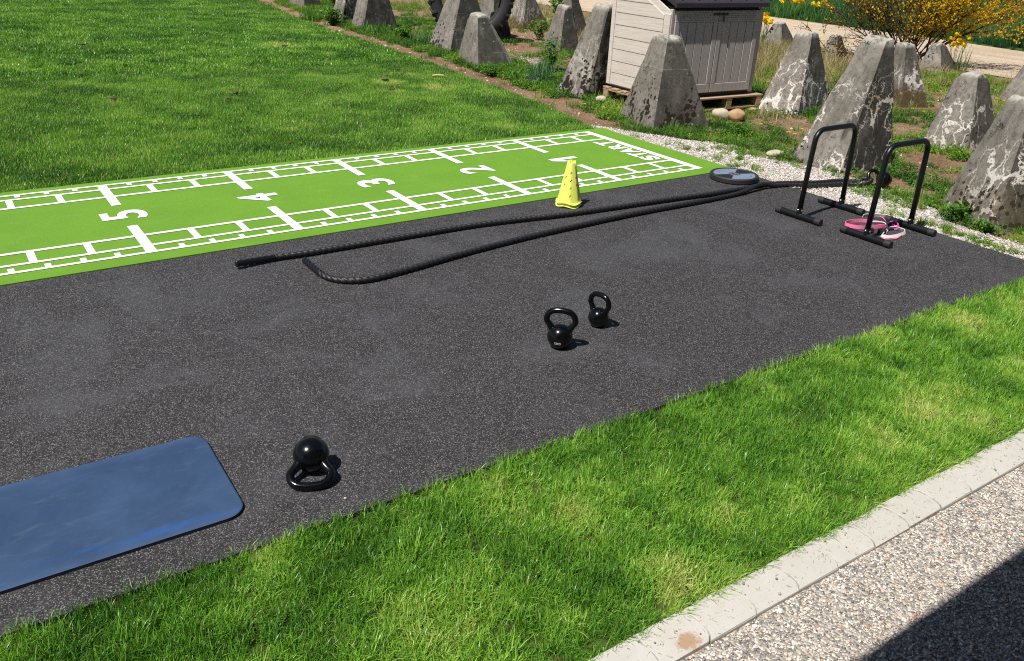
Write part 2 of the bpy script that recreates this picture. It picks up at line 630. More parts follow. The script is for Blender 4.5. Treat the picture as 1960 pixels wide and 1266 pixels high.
leaf_mat('lawn_blade', [(0.0, (0.034, 0.115, 0.014)), (0.28, (0.095, 0.260, 0.026)), (0.52, (0.190, 0.420, 0.042)), (0.76, (0.320, 0.540, 0.075)), (1.0, (0.54, 0.56, 0.19))],
         0.27, 0.34, vary=0.6, dry=(0.955, (0.52, 0.44, 0.24)))
leaf_mat('weed_blade', [(0.0, (0.030, 0.095, 0.014)), (0.35, (0.085, 0.205, 0.020)), (0.6, (0.175, 0.32, 0.032)), (0.8, (0.30, 0.38, 0.065)), (1.0, (0.50, 0.43, 0.20))], 0.35)
leaf_mat('straw_blade', [(0.0, (0.14, 0.14, 0.045)), (0.4, (0.30, 0.25, 0.11)), (1.0, (0.55, 0.44, 0.24))], 0.25)
leaf_mat('crop_blade', [(0.0, (0.012, 0.055, 0.016)), (0.4, (0.028, 0.105, 0.025)), (0.75, (0.055, 0.165, 0.036)), (1.0, (0.13, 0.25, 0.06))], 0.3)
leaf_mat('broad_leaf', [(0.0, (0.025, 0.085, 0.012)), (0.4, (0.06, 0.17, 0.018)), (0.7, (0.11, 0.26, 0.025)), (1.0, (0.20, 0.36, 0.04))], 0.3, 0.4, inst=False, vary=0.7)
leaf_mat('iris_leaf', [(0.0, (0.035, 0.10, 0.045)), (0.5, (0.075, 0.18, 0.075)), (1.0, (0.15, 0.27, 0.11))], 0.3, 0.4, inst=False, vary=0.7)
leaf_mat('straw_leaf', [(0.0, (0.24, 0.21, 0.08)), (0.5, (0.42, 0.34, 0.17)), (1.0, (0.62, 0.52, 0.30))], 0.25, 0.6, inst=False, vary=0.8)
leaf_mat('yellow_petal', [(0.0, (0.72, 0.43, 0.012)), (0.5, (0.86, 0.60, 0.016)), (1.0, (0.90, 0.72, 0.04))], 0.35, 0.5, inst=False, vary=0.9)
leaf_mat('olive_leaf', [(0.0, (0.07, 0.075, 0.012)), (0.5, (0.16, 0.15, 0.018)), (1.0, (0.34, 0.28, 0.03))], 0.3, 0.5, inst=False, vary=0.9)
leaf_mat('dandelion_petal', [(0.0, (0.80, 0.52, 0.005)), (1.0, (0.90, 0.66, 0.01))], 0.2, 0.6, inst=False)
leaf_mat('blue_petal', [(0.0, (0.05, 0.05, 0.25)), (1.0, (0.12, 0.12, 0.45))], 0.2, 0.6, inst=False)

simple('bark', (0.065, 0.045, 0.032), 0.9, 0.2, vary=0.4)
simple('stem_green', (0.10, 0.20, 0.03), 0.6, 0.3)
simple('clod', (0.095, 0.072, 0.045), 0.95, 0.1, vary=0.5, vscale=40, bump=0.8, bscale=60)
simple('straw', (0.55, 0.43, 0.25), 0.8, 0.2, vary=0.3)
simple('field_stone', (0.42, 0.27, 0.15), 0.85, 0.3, vary=0.35, vscale=14, bump=0.6, bscale=45)
simple('pale_stone', (0.46, 0.40, 0.31), 0.85, 0.3, vary=0.3, vscale=14, bump=0.6, bscale=45)

# cast iron with glossy black enamel
q = Mat('black_enamel')
n = q.noise(q.co, 60, 3)
q.set('Base Color', (0.0022, 0.0025, 0.0035, 1)).set('Roughness', q.math('ADD', 0.13, q.math('MULTIPLY', n, 0.12))).set('Specular IOR Level', 0.5)
q.set('Specular IOR Level', 0.40)
q.bump(q.noise(q.co, 70, 2), 0.08, 0.003)
M['enamel'] = q.m
simple('print_white', (0.82, 0.82, 0.80), 0.6, 0.3, vary=0.05)

# powder-coated tube and its rubber end caps
q = Mat('powder_black')
n = q.noise(q.co, 500, 2)
q.set('Base Color', (0.005, 0.0055, 0.0065, 1)).set('Roughness', 0.36).set('Specular IOR Level', 0.45)
q.bump(n, 0.15, 0.001)
M['powder'] = q.m
simple('rubber_cap', (0.022, 0.022, 0.023), 0.6, 0.4, vary=0.2, vscale=60)
simple('zinc', (0.62, 0.62, 0.62), 0.3, 0.5, 0.9, vary=0.05)

# rope
q = Mat('black_rope')
n = q.noise(q.mapping(q.co, (1, 1, 1)), 420, 3, 0.7)
c = q.mix(q.step(n, 0.4, 0.75), (0.006, 0.006, 0.007), (0.034, 0.034, 0.037))
q.set('Base Color', c).set('Roughness', 0.45).set('Specular IOR Level', 0.5)
q.bump(n, 0.4, 0.003)
M['rope'] = q.m
q = Mat('shrink_sleeve')
q.set('Base Color', (0.006, 0.006, 0.008, 1)).set('Roughness', 0.30)
q.bump(q.noise(q.co, 90, 2), 0.1, 0.002)
M['sleeve'] = q.m

# blue exercise mat, dusty, with a brighter blue streak along one side
q = Mat('blue_foam')
co = q.co
x = q.sep(co)
n1 = q.noise(co, 3.2, 5, 0.65, 0.6)
n2 = q.noise(q.mapping(co, (1, 3.0, 1), rot=(0, 0, 0.25)), 7, 5, 0.7, 0.5)
n3 = q.noise(co, 130, 3, 0.7)
c = q.mix(q.step(n1, 0.25, 0.80), (0.022, 0.047, 0.104), (0.035, 0.071, 0.145))
scr = q.noise(q.mapping(co, (2.2, 26, 1), rot=(0, 0, 0.35)), 6, 4, 0.75, 1.5)
c = q.mix(q.math('MULTIPLY', q.step(scr, 0.60, 0.74), q.math('MULTIPLY', q.step(n1, 0.48, 0.62), 0.55)), c, (0.12, 0.15, 0.20))
c = q.mix(q.math('MULTIPLY', q.step(n2, 0.52, 0.8), 0.5), c, (0.085, 0.112, 0.165))
c = q.mix(q.math('MULTIPLY', q.step(n3, 0.60, 0.76), 0.22), c, (0.15, 0.175, 0.22))
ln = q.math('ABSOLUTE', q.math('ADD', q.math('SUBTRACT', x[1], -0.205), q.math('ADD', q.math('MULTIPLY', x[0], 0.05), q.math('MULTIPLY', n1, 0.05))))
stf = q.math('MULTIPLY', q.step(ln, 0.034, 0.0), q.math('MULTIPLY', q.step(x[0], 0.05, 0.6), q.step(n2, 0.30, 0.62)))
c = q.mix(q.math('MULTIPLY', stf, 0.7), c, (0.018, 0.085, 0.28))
edge = q.step(q.math('MAXIMUM', q.math('ABSOLUTE', x[1]), 0.0), 0.24, 0.31)
c = q.mix(q.math('MULTIPLY', edge, q.math('MULTIPLY', n1, 0.75)), c, (0.052, 0.095, 0.185))
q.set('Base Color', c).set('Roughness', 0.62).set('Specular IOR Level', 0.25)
q.bump(n3, 0.12, 0.002)
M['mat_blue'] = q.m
simple('mat_edge', (0.012, 0.02, 0.042), 0.6, 0.3)

# yellow plastic
q = Mat('neon_plastic')
n = q.noise(q.co, 30, 3)
q.set('Base Color', q.mix(n, (0.77, 0.84, 0.13), (0.83, 0.88, 0.17))).set('Roughness', 0.38)
q.set('Subsurface Weight', 0.15).set('Subsurface Radius', (0.02, 0.02, 0.005)).set('Subsurface Scale', 0.5)
M['neon'] = q.m
simple('cone_hole', (0.16, 0.15, 0.01), 0.7, 0.2)

simple('plate_rubber', (0.020, 0.021, 0.023), 0.6, 0.4, vary=0.25, vscale=25)
simple('plate_grey', (0.17, 0.215, 0.30), 0.42, 0.5, vary=0.12, vscale=25)
simple('plate_mark', (0.06, 0.075, 0.11), 0.5, 0.5)
simple('pink_band', (0.88, 0.20, 0.36), 0.5, 0.4, vary=0.1)
simple('magenta_band', (0.72, 0.10, 0.42), 0.5, 0.4, vary=0.1)
simple('grey_strap', (0.66, 0.63, 0.62), 0.7, 0.3, vary=0.1, vscale=90)
simple('black_grip', (0.014, 0.014, 0.02), 0.7, 0.3, vary=0.2)

# shed plastics: moulded wood grain
for nm, col in (('shed_cream', (0.64, 0.565, 0.51)), ('shed_taupe', (0.47, 0.42, 0.40))):
    q = Mat(nm)
    up = nm == 'shed_taupe'
    g_ = q.noise(q.mapping(q.co, (12, 12, 0.7) if up else (12, 0.8, 12)), 4, 6, 0.65, 0.6)
    big = q.noise(q.co, 2.2, 4)
    c = q.mix(q.step(g_, 0.40, 0.68), col, tuple(v * 0.86 for v in col))
    c = q.mix(q.math('MULTIPLY', big, 0.3), c, tuple(v * 0.82 for v in col))
    q.set('Base Color', c).set('Roughness', 0.6).set('Specular IOR Level', 0.35)
    q.bump(g_, 0.5, 0.006)
    M[nm] = q.m
simple('shed_roof', (0.032, 0.026, 0.034), 0.45, 0.5, vary=0.2, vscale=6, bump=0.2, bscale=90)
simple('shed_dark', (0.03, 0.028, 0.03), 0.7, 0.3)
simple('latch_black', (0.012, 0.012, 0.014), 0.4, 0.5)
q = Mat('pallet_wood')
g_ = q.noise(q.mapping(q.co, (2, 22, 22)), 3, 5, 0.65, 0.4)
c = q.mix(q.step(g_, 0.35, 0.7), (0.42, 0.29, 0.185), (0.30, 0.205, 0.135))
q.set('Base Color', c).set('Roughness', 0.8).set('Specular IOR Level', 0.25)
q.bump(g_, 0.5, 0.004)
M['pallet'] = q.m
simple('tyre_rubber', (0.030, 0.030, 0.031), 0.7, 0.35, vary=0.35, vscale=9, bump=0.3, bscale=60)
simple('house_wall', (0.34, 0.32, 0.28), 0.9, 0.2, vary=0.08, vscale=6, bump=0.4, bscale=120)
simple('roof_tile', (0.22, 0.10, 0.06), 0.85, 0.3, vary=0.3, vscale=9)
simple('eave_wood', (0.20, 0.12, 0.06), 0.7, 0.3, vary=0.3, vscale=12)
simple('door_wood', (0.15, 0.09, 0.05), 0.6, 0.3, vary=0.3, vscale=12)
q = Mat('window_glass')
q.set('Base Color', (0.03, 0.035, 0.04, 1)).set('Roughness', 0.05)
M['glass'] = q.m


# ------------------------------------------------------------------ the ground and its surfaces
def sheet(name, poly, z, mat, kind='structure', parent=None):
    o = link(name, mesh_of(name, [(x, y, z) for x, y in poly], [tuple(range(len(poly)))], mat), parent)
    if kind and parent is None:
        tag(o, kind=kind)
    return o


LAWN_EDGE = [(0.27, 1.90), (0.60, 3.50), (1.03, 7.65), (1.26, 11.8), (1.47, 14.2), (1.96, 18.4), (3.2, 27), (6.0, 45)]


def lawn_edge_x(y):
    ys = [p[1] for p in LAWN_EDGE]
    xs = [p[0] for p in LAWN_EDGE]
    return np.interp(y, ys, xs)


# gently uneven soil under everything
bm = bmesh.new()
for (x0, x1, nx, y0, y1, ny) in ((-400, 400, 40, -400, 400, 40),):
    bmesh.ops.create_grid(bm, x_segments=nx, y_segments=ny, size=400)
for v_ in bm.verts:
    v_.co.z = -0.045
me = bpy.data.meshes.new('ground')
bm.to_mesh(me)
bm.free()
me.materials.append(M['soil'])
tag(link('ground', me), kind='structure')

# lawn sheets
poly = [(-90, 1.852)] + [(x, y) for x, y in LAWN_EDGE] + [(9.0, 90), (-90, 90)]
sheet('lawn', poly, -0.020, M['lawn_thatch'])
sheet('lawn_strip', [(-14, -4.15), (3.0, -4.15), (3.0, -3.14), (-14, -3.14)], -0.022, M['lawn_soil'])

# rubber flooring, 2 cm thick slab
rf = MB().box(-9.5, 0.31, -3.14, -0.172, -0.035, 0.0).build('rubber_flooring', M['rubber'])
tag(rf, kind='structure')

# gravel
drive = sheet('gravel_drive', [(-14, -4.29), (6, -4.29), (6, -9), (-14, -9)], -0.017, M['gravel_bed'])
STRIP_R = [(-3.9, 0.75), (-2.5, 0.70), (-2.07, 0.74), (-1.83, 0.98), (-1.33, 1.06), (-0.84, 1.24), (-0.3, 1.19), (0.03, 1.10), (0.7, 1.18), (1.14, 0.86), (1.94, 0.48), (2.1, 0.40)]


def strip_edge_x(y):
    return np.interp(y, [p[0] for p in STRIP_R], [p[1] for p in STRIP_R])


sheet('gravel_strip', [(0.312, -3.9)] + [(x + 0.05, y) for y, x in STRIP_R] + [(0.312, 2.1)], -0.033, M['gravel_bed'])

# sandy track and the crop field behind it
sheet('path', [(9.2, -40), (10.15, -2), (10.45, 6), (10.6, 12), (11.5, 45), (17.5, 45), (16.0, 12), (15.75, 7), (15.2, 4), (14.2, -2), (13.0, -40)], -0.030, M['path'])
sheet('field', [(13.0, -40), (14.2, -2), (15.2, 4), (15.75, 7), (16.0, 12), (17.5, 45), (22, 120), (200, 200), (200, -60)], -0.036, M['lawn_soil'])


# ------------------------------------------------------------------ turf running mat with its markings
turf = empty('turf_mat', (0, 0, 0))
tag(turf, 'bright green artificial turf running lane with white numbers and START line', 'turf mat')
MB().box(-9.4, 0.31, -0.168, 1.848, -0.03, 0.006).build('turf_base', M['turf'], turf)
ZM = 0.010


def flat(name, x0, x1, y0, y1):
    return link(name, mesh_of(name, [(x0, y0, ZM), (x1, y0, ZM), (x1, y1, ZM), (x0, y1, ZM)], [(0, 1, 2, 3)], M['turf_white']), turf)


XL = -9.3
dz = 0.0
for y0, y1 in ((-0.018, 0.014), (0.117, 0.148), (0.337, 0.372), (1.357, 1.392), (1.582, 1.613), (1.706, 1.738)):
    xs = [-0.052] + [s for k in range(1, 10) for s in (-k + 0.034, -k - 0.034)] + [XL]
    for a, b in zip(xs[0::2], xs[1::2]):
        flat('lane_line', b, a, y0, y1)
flat('start_line', -0.052, 0.030, -0.018, 1.738)
for k in range(1, 10):
    flat('distance_bar', -k - 0.034, -k + 0.034, -0.018, 0.592)
    flat('distance_bar', -k - 0.034, -k + 0.034, 1.128, 1.738)
for k in range(0, 9):
    for j in (1, 2):
        xc = -k - j / 3
        flat('rung', xc - 0.023, xc + 0.023, 0.148, 0.337)
        flat('rung', xc - 0.023, xc + 0.023, 1.392, 1.582)
    for j in (1, 2, 3, 4):
        xc = -k - j / 5
        flat('tick', xc - 0.018, xc + 0.018, 0.014, 0.072)
        flat('tick', xc - 0.018, xc + 0.018, 1.648, 1.706)


def glyph_mesh(name, ch, bold=0.0):
    cu = bpy.data.curves.new('glyph', 'FONT')
    cu.body = ch
    cu.size = 1
    cu.offset = bold
    cu.resolution_u = 5
    o = bpy.data.objects.new('glyph', cu)
    COL.objects.link(o)
    bpy.context.view_layer.update()
    dg = bpy.context.evaluated_depsgraph_get()
    me = bpy.data.meshes.new_from_object(o.evaluated_get(dg))
    bpy.data.objects.remove(o)
    bpy.data.curves.remove(cu)
    me.name = name
    return me


def ground_glyph(name, ch, x_lo, x_hi, y_lo, y_hi, bold=0.022):
    """character whose top points to -X, its right to +Y"""
    me = glyph_mesh(name, ch, bold)
    v = np.array([p.co[:] for p in me.vertices])
    mn, mx = v.min(0), v.max(0)
    u = (v[:, 0] - mn[0]) / (mx[0] - mn[0])
    t = (v[:, 1] - mn[1]) / (mx[1] - mn[1])
    for p, a, b in zip(me.vertices, u, t):
        p.co = (x_hi - b * (x_hi - x_lo), y_lo + a * (y_hi - y_lo), ZM)
    me.materials.clear()
    me.materials.append(M['turf_white'])
    me.update()
    return link(name, me, turf)


one = [(0.0, 0.66), (0.40, 1.0), (1.0, 1.0), (1.0, 0.0), (0.50, 0.0), (0.50, 0.72), (0.0, 0.47)]
for k in range(2, 6):
    wdt = {1: 0.14}.get(k, 0.215)
    y0 = {1: 0.755}.get(k, 0.755)
    ground_glyph('number_marking', str(k), -k - 0.155, -k + 0.155, y0, y0 + wdt)
me = mesh_of('number_marking', [(-0.845 - 0.31 * v_, 0.755 + 0.135 * u_, ZM) for u_, v_ in one], [(0, 1, 5, 6), (1, 2, 3, 4, 5)], M['turf_white'])
link('number_marking', me, turf)
for ch, a, b in (('S', 0.432, 0.588), ('T', 0.598, 0.752), ('A', 0.735, 0.925), ('R', 0.940, 1.115), ('T', 1.120, 1.288)):
    ground_glyph('start_letter', ch, -0.278, -0.078, a, b, 0.045)


# ------------------------------------------------------------------ kerb of rumbled stones
kerb = MB().box(-13.5, 2.5, -4.282, -4.15, -0.16, -0.035).build('kerb', M['lawn_soil'])
tag(kerb, kind='structure')


def kerb_stone_mesh(seed):
    rr = random.Random(seed)
    Lq, y0, y1 = 0.2155, -0.070, 0.075
    n = 9

    def end(xo, shrink):
        pts = []
        for i in range(n):
            t = i / (n - 1)
            y = y0 + (y1 - y0) * t
            s_ = (y - (y0 + y1) / 2) / ((y1 - y0) / 2)
            pts.append((xo + 0.030 * (1 - abs(s_) ** 3.2), y))
        return pts
    right = end(Lq - 0.030 - 0.0015, 0)
    left = end(-0.030 + 0.0015, 0)
    # the near right shoulder is more rounded
    poly = right + list(reversed(left))
    bm = bmesh.new()
    rings = []
    for z, ins in ((-0.12, 0.0), (-0.006, 0.0), (-0.0015, 0.0006), (0.0, 0.0025)):
        c = Vector((Lq / 2, (y0 + y1) / 2))
        ring = []
        for (x, y) in poly:
            d = Vector((x, y)) - c
            sx = 1 - ins / (Lq / 2)
            sy = 1 - ins / ((y1 - y0) / 2)
            jit = rr.uniform(-0.0012, 0.0012) if z > -0.05 else 0
            ring.append(bm.verts.new((c.x + d.x * sx + jit, c.y + d.y * sy + jit, z + (rr.uniform(-0.0008, 0.0008) if z > -0.05 else 0))))
        rings.append(ring)
    N = len(poly)
    for a, b in zip(rings, rings[1:]):
        for k in range(N):
            bm.faces.new((a[k], a[(k + 1) % N], b[(k + 1) % N], b[k]))
    for k in range(n - 1):       # top as quads between the two ends
        bm.faces.new((rings[-1][k], rings[-1][k + 1], rings[-1][N - 2 - k], rings[-1][N - 1 - k]))
    me = bpy.data.meshes.new('kerb_stone')
    bm.to_mesh(me)
    bm.free()
    me.materials.append(M['kerb'])
    return me


ksm = [kerb_stone_mesh(s) for s in range(6)]
kx = -4.062 - 0.2155 * 8
i = 0
while kx < 0.6:
    o = link('kerb_stone', ksm[i % 6], kerb, (kx, -4.221 + random.uniform(-0.003, 0.003), random.uniform(-0.004, 0.003)),
             (random.uniform(-0.012, 0.012), random.uniform(-0.01, 0.01), random.uniform(-0.008, 0.008)))
    kx += 0.2155
    i += 1


# ------------------------------------------------------------------ scatter of uncountable stuff
TEMPL = {}


def scatter(name, pts, rots, scl, tint, meshes, idx=None):
    n = len(pts)
    me = bpy.data.meshes.new(name)
    me.vertices.add(n)
    me.vertices.foreach_set('co', np.asarray(pts, np.float32).ravel())
    at = me.attributes.new('rot', 'FLOAT_VECTOR', 'POINT')
    at.data.foreach_set('vector', np.asarray(rots, np.float32).ravel())
    at = me.attributes.new('scl', 'FLOAT_VECTOR', 'POINT')
    s3 = np.asarray(scl, np.float32)
    if s3.ndim == 1:
        s3 = np.repeat(s3[:, None], 3, 1)
    at.data.foreach_set('vector', s3.ravel())
    at = me.attributes.new('tint', 'FLOAT', 'POINT')
    at.data.foreach_set('value', np.asarray(tint, np.float32))
    at = me.attributes.new('pick', 'INT', 'POINT')
    if idx is None:
        idx = rng.integers(0, len(meshes), n)
    at.data.foreach_set('value', np.asarray(idx, np.int32))
    for mm in meshes[:1]:
        for mt in mm.materials:
            me.materials.append(mt)
    col = bpy.data.collections.new(name + '_pieces')
    for k, mm in enumerate(meshes):
        col.objects.link(bpy.data.objects.new('%s_%02d' % (name, k), mm))
    ng = bpy.data.node_groups.new(name, 'GeometryNodeTree')
    ng.interface.new_socket('Geometry', in_out='INPUT', socket_type='NodeSocketGeometry')
    ng.interface.new_socket('Geometry', in_out='OUTPUT', socket_type='NodeSocketGeometry')
    gi = ng.nodes.new('NodeGroupInput')
    go = ng.nodes.new('NodeGroupOutput')
    iop = ng.nodes.new('GeometryNodeInstanceOnPoints')
    ci = ng.nodes.new('GeometryNodeCollectionInfo')
    ci.inputs['Collection'].default_value = col
    ci.inputs['Separate Children'].default_value = True
    ci.inputs['Reset Children'].default_value = True

    def na(nm, typ):
        a = ng.nodes.new('GeometryNodeInputNamedAttribute')
        a.data_type = typ
        a.inputs[0].default_value = nm
        return a.outputs[0]
    e2r = ng.nodes.new('FunctionNodeEulerToRotation')
    ng.links.new(na('rot', 'FLOAT_VECTOR'), e2r.inputs[0])
    ng.links.new(gi.outputs[0], iop.inputs['Points'])
    ng.links.new(ci.outputs[0], iop.inputs['Instance'])
    iop.inputs['Pick Instance'].default_value = True
    ng.links.new(na('pick', 'INT'), iop.inputs['Instance Index'])
    ng.links.new(e2r.outputs[0], iop.inputs['Rotation'])
    ng.links.new(na('scl', 'FLOAT_VECTOR'), iop.inputs['Scale'])
    ng.links.new(iop.outputs[0], go.inputs[0])
    o = link(name, me)
    md = o.modifiers.new('scatter', 'NODES')
    md.node_group = ng
    tag(o, kind='stuff')
    return o


def blade_clump(name, nb, spread, h0, h1, wid, lean, mat, seed, segs=2, curl=0.5):
    rr = random.Random(seed)
    v, f, bl = [], [], []
    for _ in range(nb):
        a = rr.uniform(0, 2 * math.pi)
        r_ = spread * math.sqrt(rr.random())
        bx_, by_ = r_ * math.cos(a), r_ * math.sin(a)
        h = rr.uniform(h0, h1)
        th = rr.uniform(0, 2 * math.pi)
        ln = abs(rr.gauss(0, lean)) + 0.1
        dx_, dy_ = math.cos(th), math.sin(th)
        wv = wid * rr.uniform(0.7, 1.25)
        ta = th + math.pi / 2 + rr.uniform(-0.5, 0.5)
        wx, wy = math.cos(ta) * wv / 2, math.sin(ta) * wv / 2
        b = len(v)
        rv = rr.random()
        for s_ in range(segs + 1):
            t = s_ / segs
            reach = h * math.sin(min(ln, 1.35)) * (t ** (1 + curl))
            z = h * (t - (1 - math.cos(min(ln, 1.35))) * t ** (1.4 + curl)) - 0.004
            cx_, cy_ = bx_ + dx_ * reach, by_ + dy_ * reach
            wf = (1 - t) ** 0.6
            if s_ < segs:
                v.append((cx_ - wx * wf, cy_ - wy * wf, z))
                v.append((cx_ + wx * wf, cy_ + wy * wf, z))
                bl += [rv, rv]
            else:
                v.append((cx_, cy_, z))
                bl.append(rv)
        for s_ in range(segs - 1):
            k = b + 2 * s_
            f.append((k, k + 1, k + 3, k + 2))
        k = b + 2 * (segs - 1)
        f.append((k, k + 1, k + 2))
    me = mesh_of(name, v, f, mat, True)
    at = me.attributes.new('bl', 'FLOAT', 'POINT')
    at.data.foreach_set('value', np.asarray(bl, np.float32))
    return me


def rand_rot(n, tilt):
    r_ = np.zeros((n, 3))
    r_[:, 0] = rng.normal(0, tilt, n)
    r_[:, 1] = rng.normal(0, tilt, n)
    r_[:, 2] = rng.uniform(0, 2 * np.pi, n)
    return r_


def rand_pts(n, x0, x1, y0, y1):
    return np.stack([rng.uniform(x0, x1, n), rng.uniform(y0, y1, n)], 1)


def lawn_tint(x, y):
    a = vnoise(x, y, 1.15, 3, 2)
    b = vnoise(x, y, 4.5, 8, 2)
    c = vnoise(x * 0.5, y * 1.6, 0.9, 21, 2)
    d = vnoise(x * 0.7 - y * 0.7, x * 0.7 + y * 0.7, 2.4, 44, 2)
    return np.clip(0.45 + 0.42 * (a - 0.5) + 0.60 * (b - 0.5) + 0.15 * (c - 0.5) + 0.55 * (d - 0.5), 0.08, 1)


# near strip of lawn
NEAR = [blade_clump('grass_clump', 30, 0.028, 0.024, 0.068, 0.0036, 0.62, M['lawn_blade'], 100 + s, 3, 0.7) for s in range(7)]
N_ = 18500
p = rand_pts(N_, -7.6, 1.2, -4.172, -3.145)
edge_r = -3.150 + 0.016 * (vnoise(p[:, 0], p[:, 0] * 0, 5, 4) - 0.4)
edge_k = -4.157 + 0.040 * (vnoise(p[:, 0], p[:, 0] * 0, 6, 9) - 0.5)
ok = (p[:, 1] < edge_r) & (p[:, 1] > edge_k)
p = p[ok]
n = len(p)
ti = lawn_tint(p[:, 0], p[:, 1]) + 0.02
brown = vnoise(p[:, 0], p[:, 1], 2.1, 77, 2)
ti = np.where(brown > 0.74, ti + (brown - 0.74) * 1.2, ti)
near_k = np.clip((p[:, 1] + 4.15) / 0.12, 0, 1)
sc = rng.uniform(0.60, 1.25, n) * (0.58 + 0.75 * vnoise(p[:, 0], p[:, 1], 9, 5)) * (0.74 + 0.26 * near_k)
ti = ti + 0.55 * (vnoise(p[:, 0], p[:, 1], 2.6, 123, 2) - 0.5) + 0.35 * (vnoise(p[:, 0], p[:, 1], 11, 124, 1) - 0.5)
rt = rand_rot(n, 0.12)
rt[:, 0] += 0.10
n = len(p)
scatter('strip_grass', np.column_stack([p, np.full(n, -0.022)]), rt, sc, np.clip(ti, 0, 1), NEAR)
EDGE = [blade_clump('edge_blades', 5, 0.012, 0.030, 0.070, 0.0032, 0.55, M['lawn_blade'], 150 + s, 3, 0.7) for s in range(6)]
fa = np.column_stack([rng.uniform(-7, 1.0, 1900), rng.uniform(-4.150, -4.115, 1900)])
fa = fa[rng.random(len(fa)) < 0.15 + 1.0 * vnoise(fa[:, 0], fa[:, 0] * 0, 7, 66)]
fb = np.column_stack([rng.uniform(-7.4, 1.0, 1300), rng.uniform(-3.160, -3.138, 1300)])
fb = fb[rng.random(len(fb)) < 0.10 + 0.9 * vnoise(fb[:, 0], fb[:, 0] * 0, 5, 166)]
fp = np.concatenate([fa, fb])
fn = len(fp)
rz = rng.uniform(0, 6.28, fn)
Ln = np.concatenate([rng.uniform(0.2, 1.1, len(fa)), -rng.uniform(0.0, 0.9, len(fb))])
scatter('edge_grass', np.column_stack([fp, np.full(fn, -0.016)]), np.column_stack([Ln * np.cos(rz), -Ln * np.sin(rz), rz]), rng.uniform(0.6, 1.25, fn),
        np.clip(lawn_tint(fp[:, 0], fp[:, 1]) + rng.normal(0.02, 0.16, fn), 0, 1), EDGE)

# far lawn, coarser with distance
FAR = [blade_clump('lawn_clump', 34, 0.050, 0.026, 0.052, 0.0048, 0.5, M['lawn_blade'], 200 + s, 2) for s in range(6)]
FAR2 = [blade_clump('lawn_clump_far', 34, 0.085, 0.030, 0.056, 0.0085, 0.5, M['lawn_blade'], 300 + s, 2) for s in range(6)]


def far_lawn(name, y0, y1, dens, tmpl, xpad=1.2, smin=0.8, smax=1.2):
    x0 = -7.6 if y0 < 7 else -9.5
    x1 = 3.2
    n_ = int((y1 - y0) * (x1 - x0) * dens)
    p = rand_pts(n_, x0, x1, y0, y1)
    ex = lawn_edge_x(p[:, 1]) - 0.02 + 0.05 * (vnoise(p[:, 1], p[:, 1] * 0, 3, 6) - 0.5)
    ok = (p[:, 0] < ex) & (p[:, 1] > 1.862 + 0.012 * (vnoise(p[:, 0], p[:, 0] * 0, 5, 14) - 0.5))
    p = p[ok]
    n_ = len(p)
    t = 0.38 + 0.85 * (lawn_tint(p[:, 0], p[:, 1]) - 0.45)
    bare = np.zeros(n_)
    for (bx_, by_, br) in ((-0.55, 5.55, 0.28), (-0.1, 4.95, 0.26), (-0.6, 9.8, 0.5), (-0.75, 4.85, 0.15), (-4.15, 5.5, 0.12), (-2.9, 3.2, 0.16), (0.05, 6.05, 0.12)):
        d = np.hypot((p[:, 0] - bx_), (p[:, 1] - by_) * 0.9) / br
        bare = np.maximum(bare, np.clip(1 - d, 0, 1))
    bare *= vnoise(p[:, 0], p[:, 1], 9, 31) * 1.5
    t = np.clip(t + bare * 1.1, 0, 1)
    keep = rng.random(n_) > bare * 0.35
    p, t = p[keep], t[keep]
    n_ = len(p)
    return p, t, rng.uniform(smin, smax, n_) * (0.8 + 0.4 * vnoise(p[:, 0], p[:, 1], 5, 12)), n_


p, t, s_, n = far_lawn('a', 1.85, 7.2, 620, FAR)
scatter('lawn_grass', np.column_stack([p, np.full(n, -0.02)]), rand_rot(n, 0.12), s_, t, FAR)
p, t, s_, n = far_lawn('b', 7.2, 27, 175, FAR2)
scatter('far_lawn_grass', np.column_stack([p, np.full(n, -0.02)]), rand_rot(n, 0.12), s_, t, FAR2)


# pebbles
def pebble(name, seed, mat):
    rr = random.Random(seed)
    bm = bmesh.new()
    bmesh.ops.create_icosphere(bm, subdivisions=1, radius=0.5)
    sx, sy, sz = rr.uniform(0.85, 1.3), rr.uniform(0.65, 1.0), rr.uniform(0.4, 0.7)
    for v_ in bm.verts:
        k = rr.uniform(0.82, 1.12)
        v_.co = Vector((v_.co.x * sx * k, v_.co.y * sy * k, v_.co.z * sz * k))
    me = bpy.data.meshes.new(name)
    bm.to_mesh(me)
    bm.free()
    me.materials.append(mat)
    me.polygons.foreach_set('use_smooth', [rr.random() < 0.6] * len(me.polygons))
    return me


PEB = [pebble('drive_stone', 40 + s, M['drive_pebble']) for s in range(8)]
N_ = 56000
p = rand_pts(N_, -5.3, -0.6, -5.55, -4.283)
n = len(p)
sz = np.exp(rng.normal(math.log(0.0086), 0.30, n))
z = -0.017 + rng.uniform(0.0, 0.005, n)
tint = rng.random(n) ** 0.78
z = np.where(p[:, 1] > -4.296, -0.019, z)
scatter('drive_gravel', np.column_stack([p, z]), np.column_stack([rng.normal(0, 0.35, n), rng.normal(0, 0.35, n), rng.uniform(0, 6.28, n)]), sz, tint, PEB)

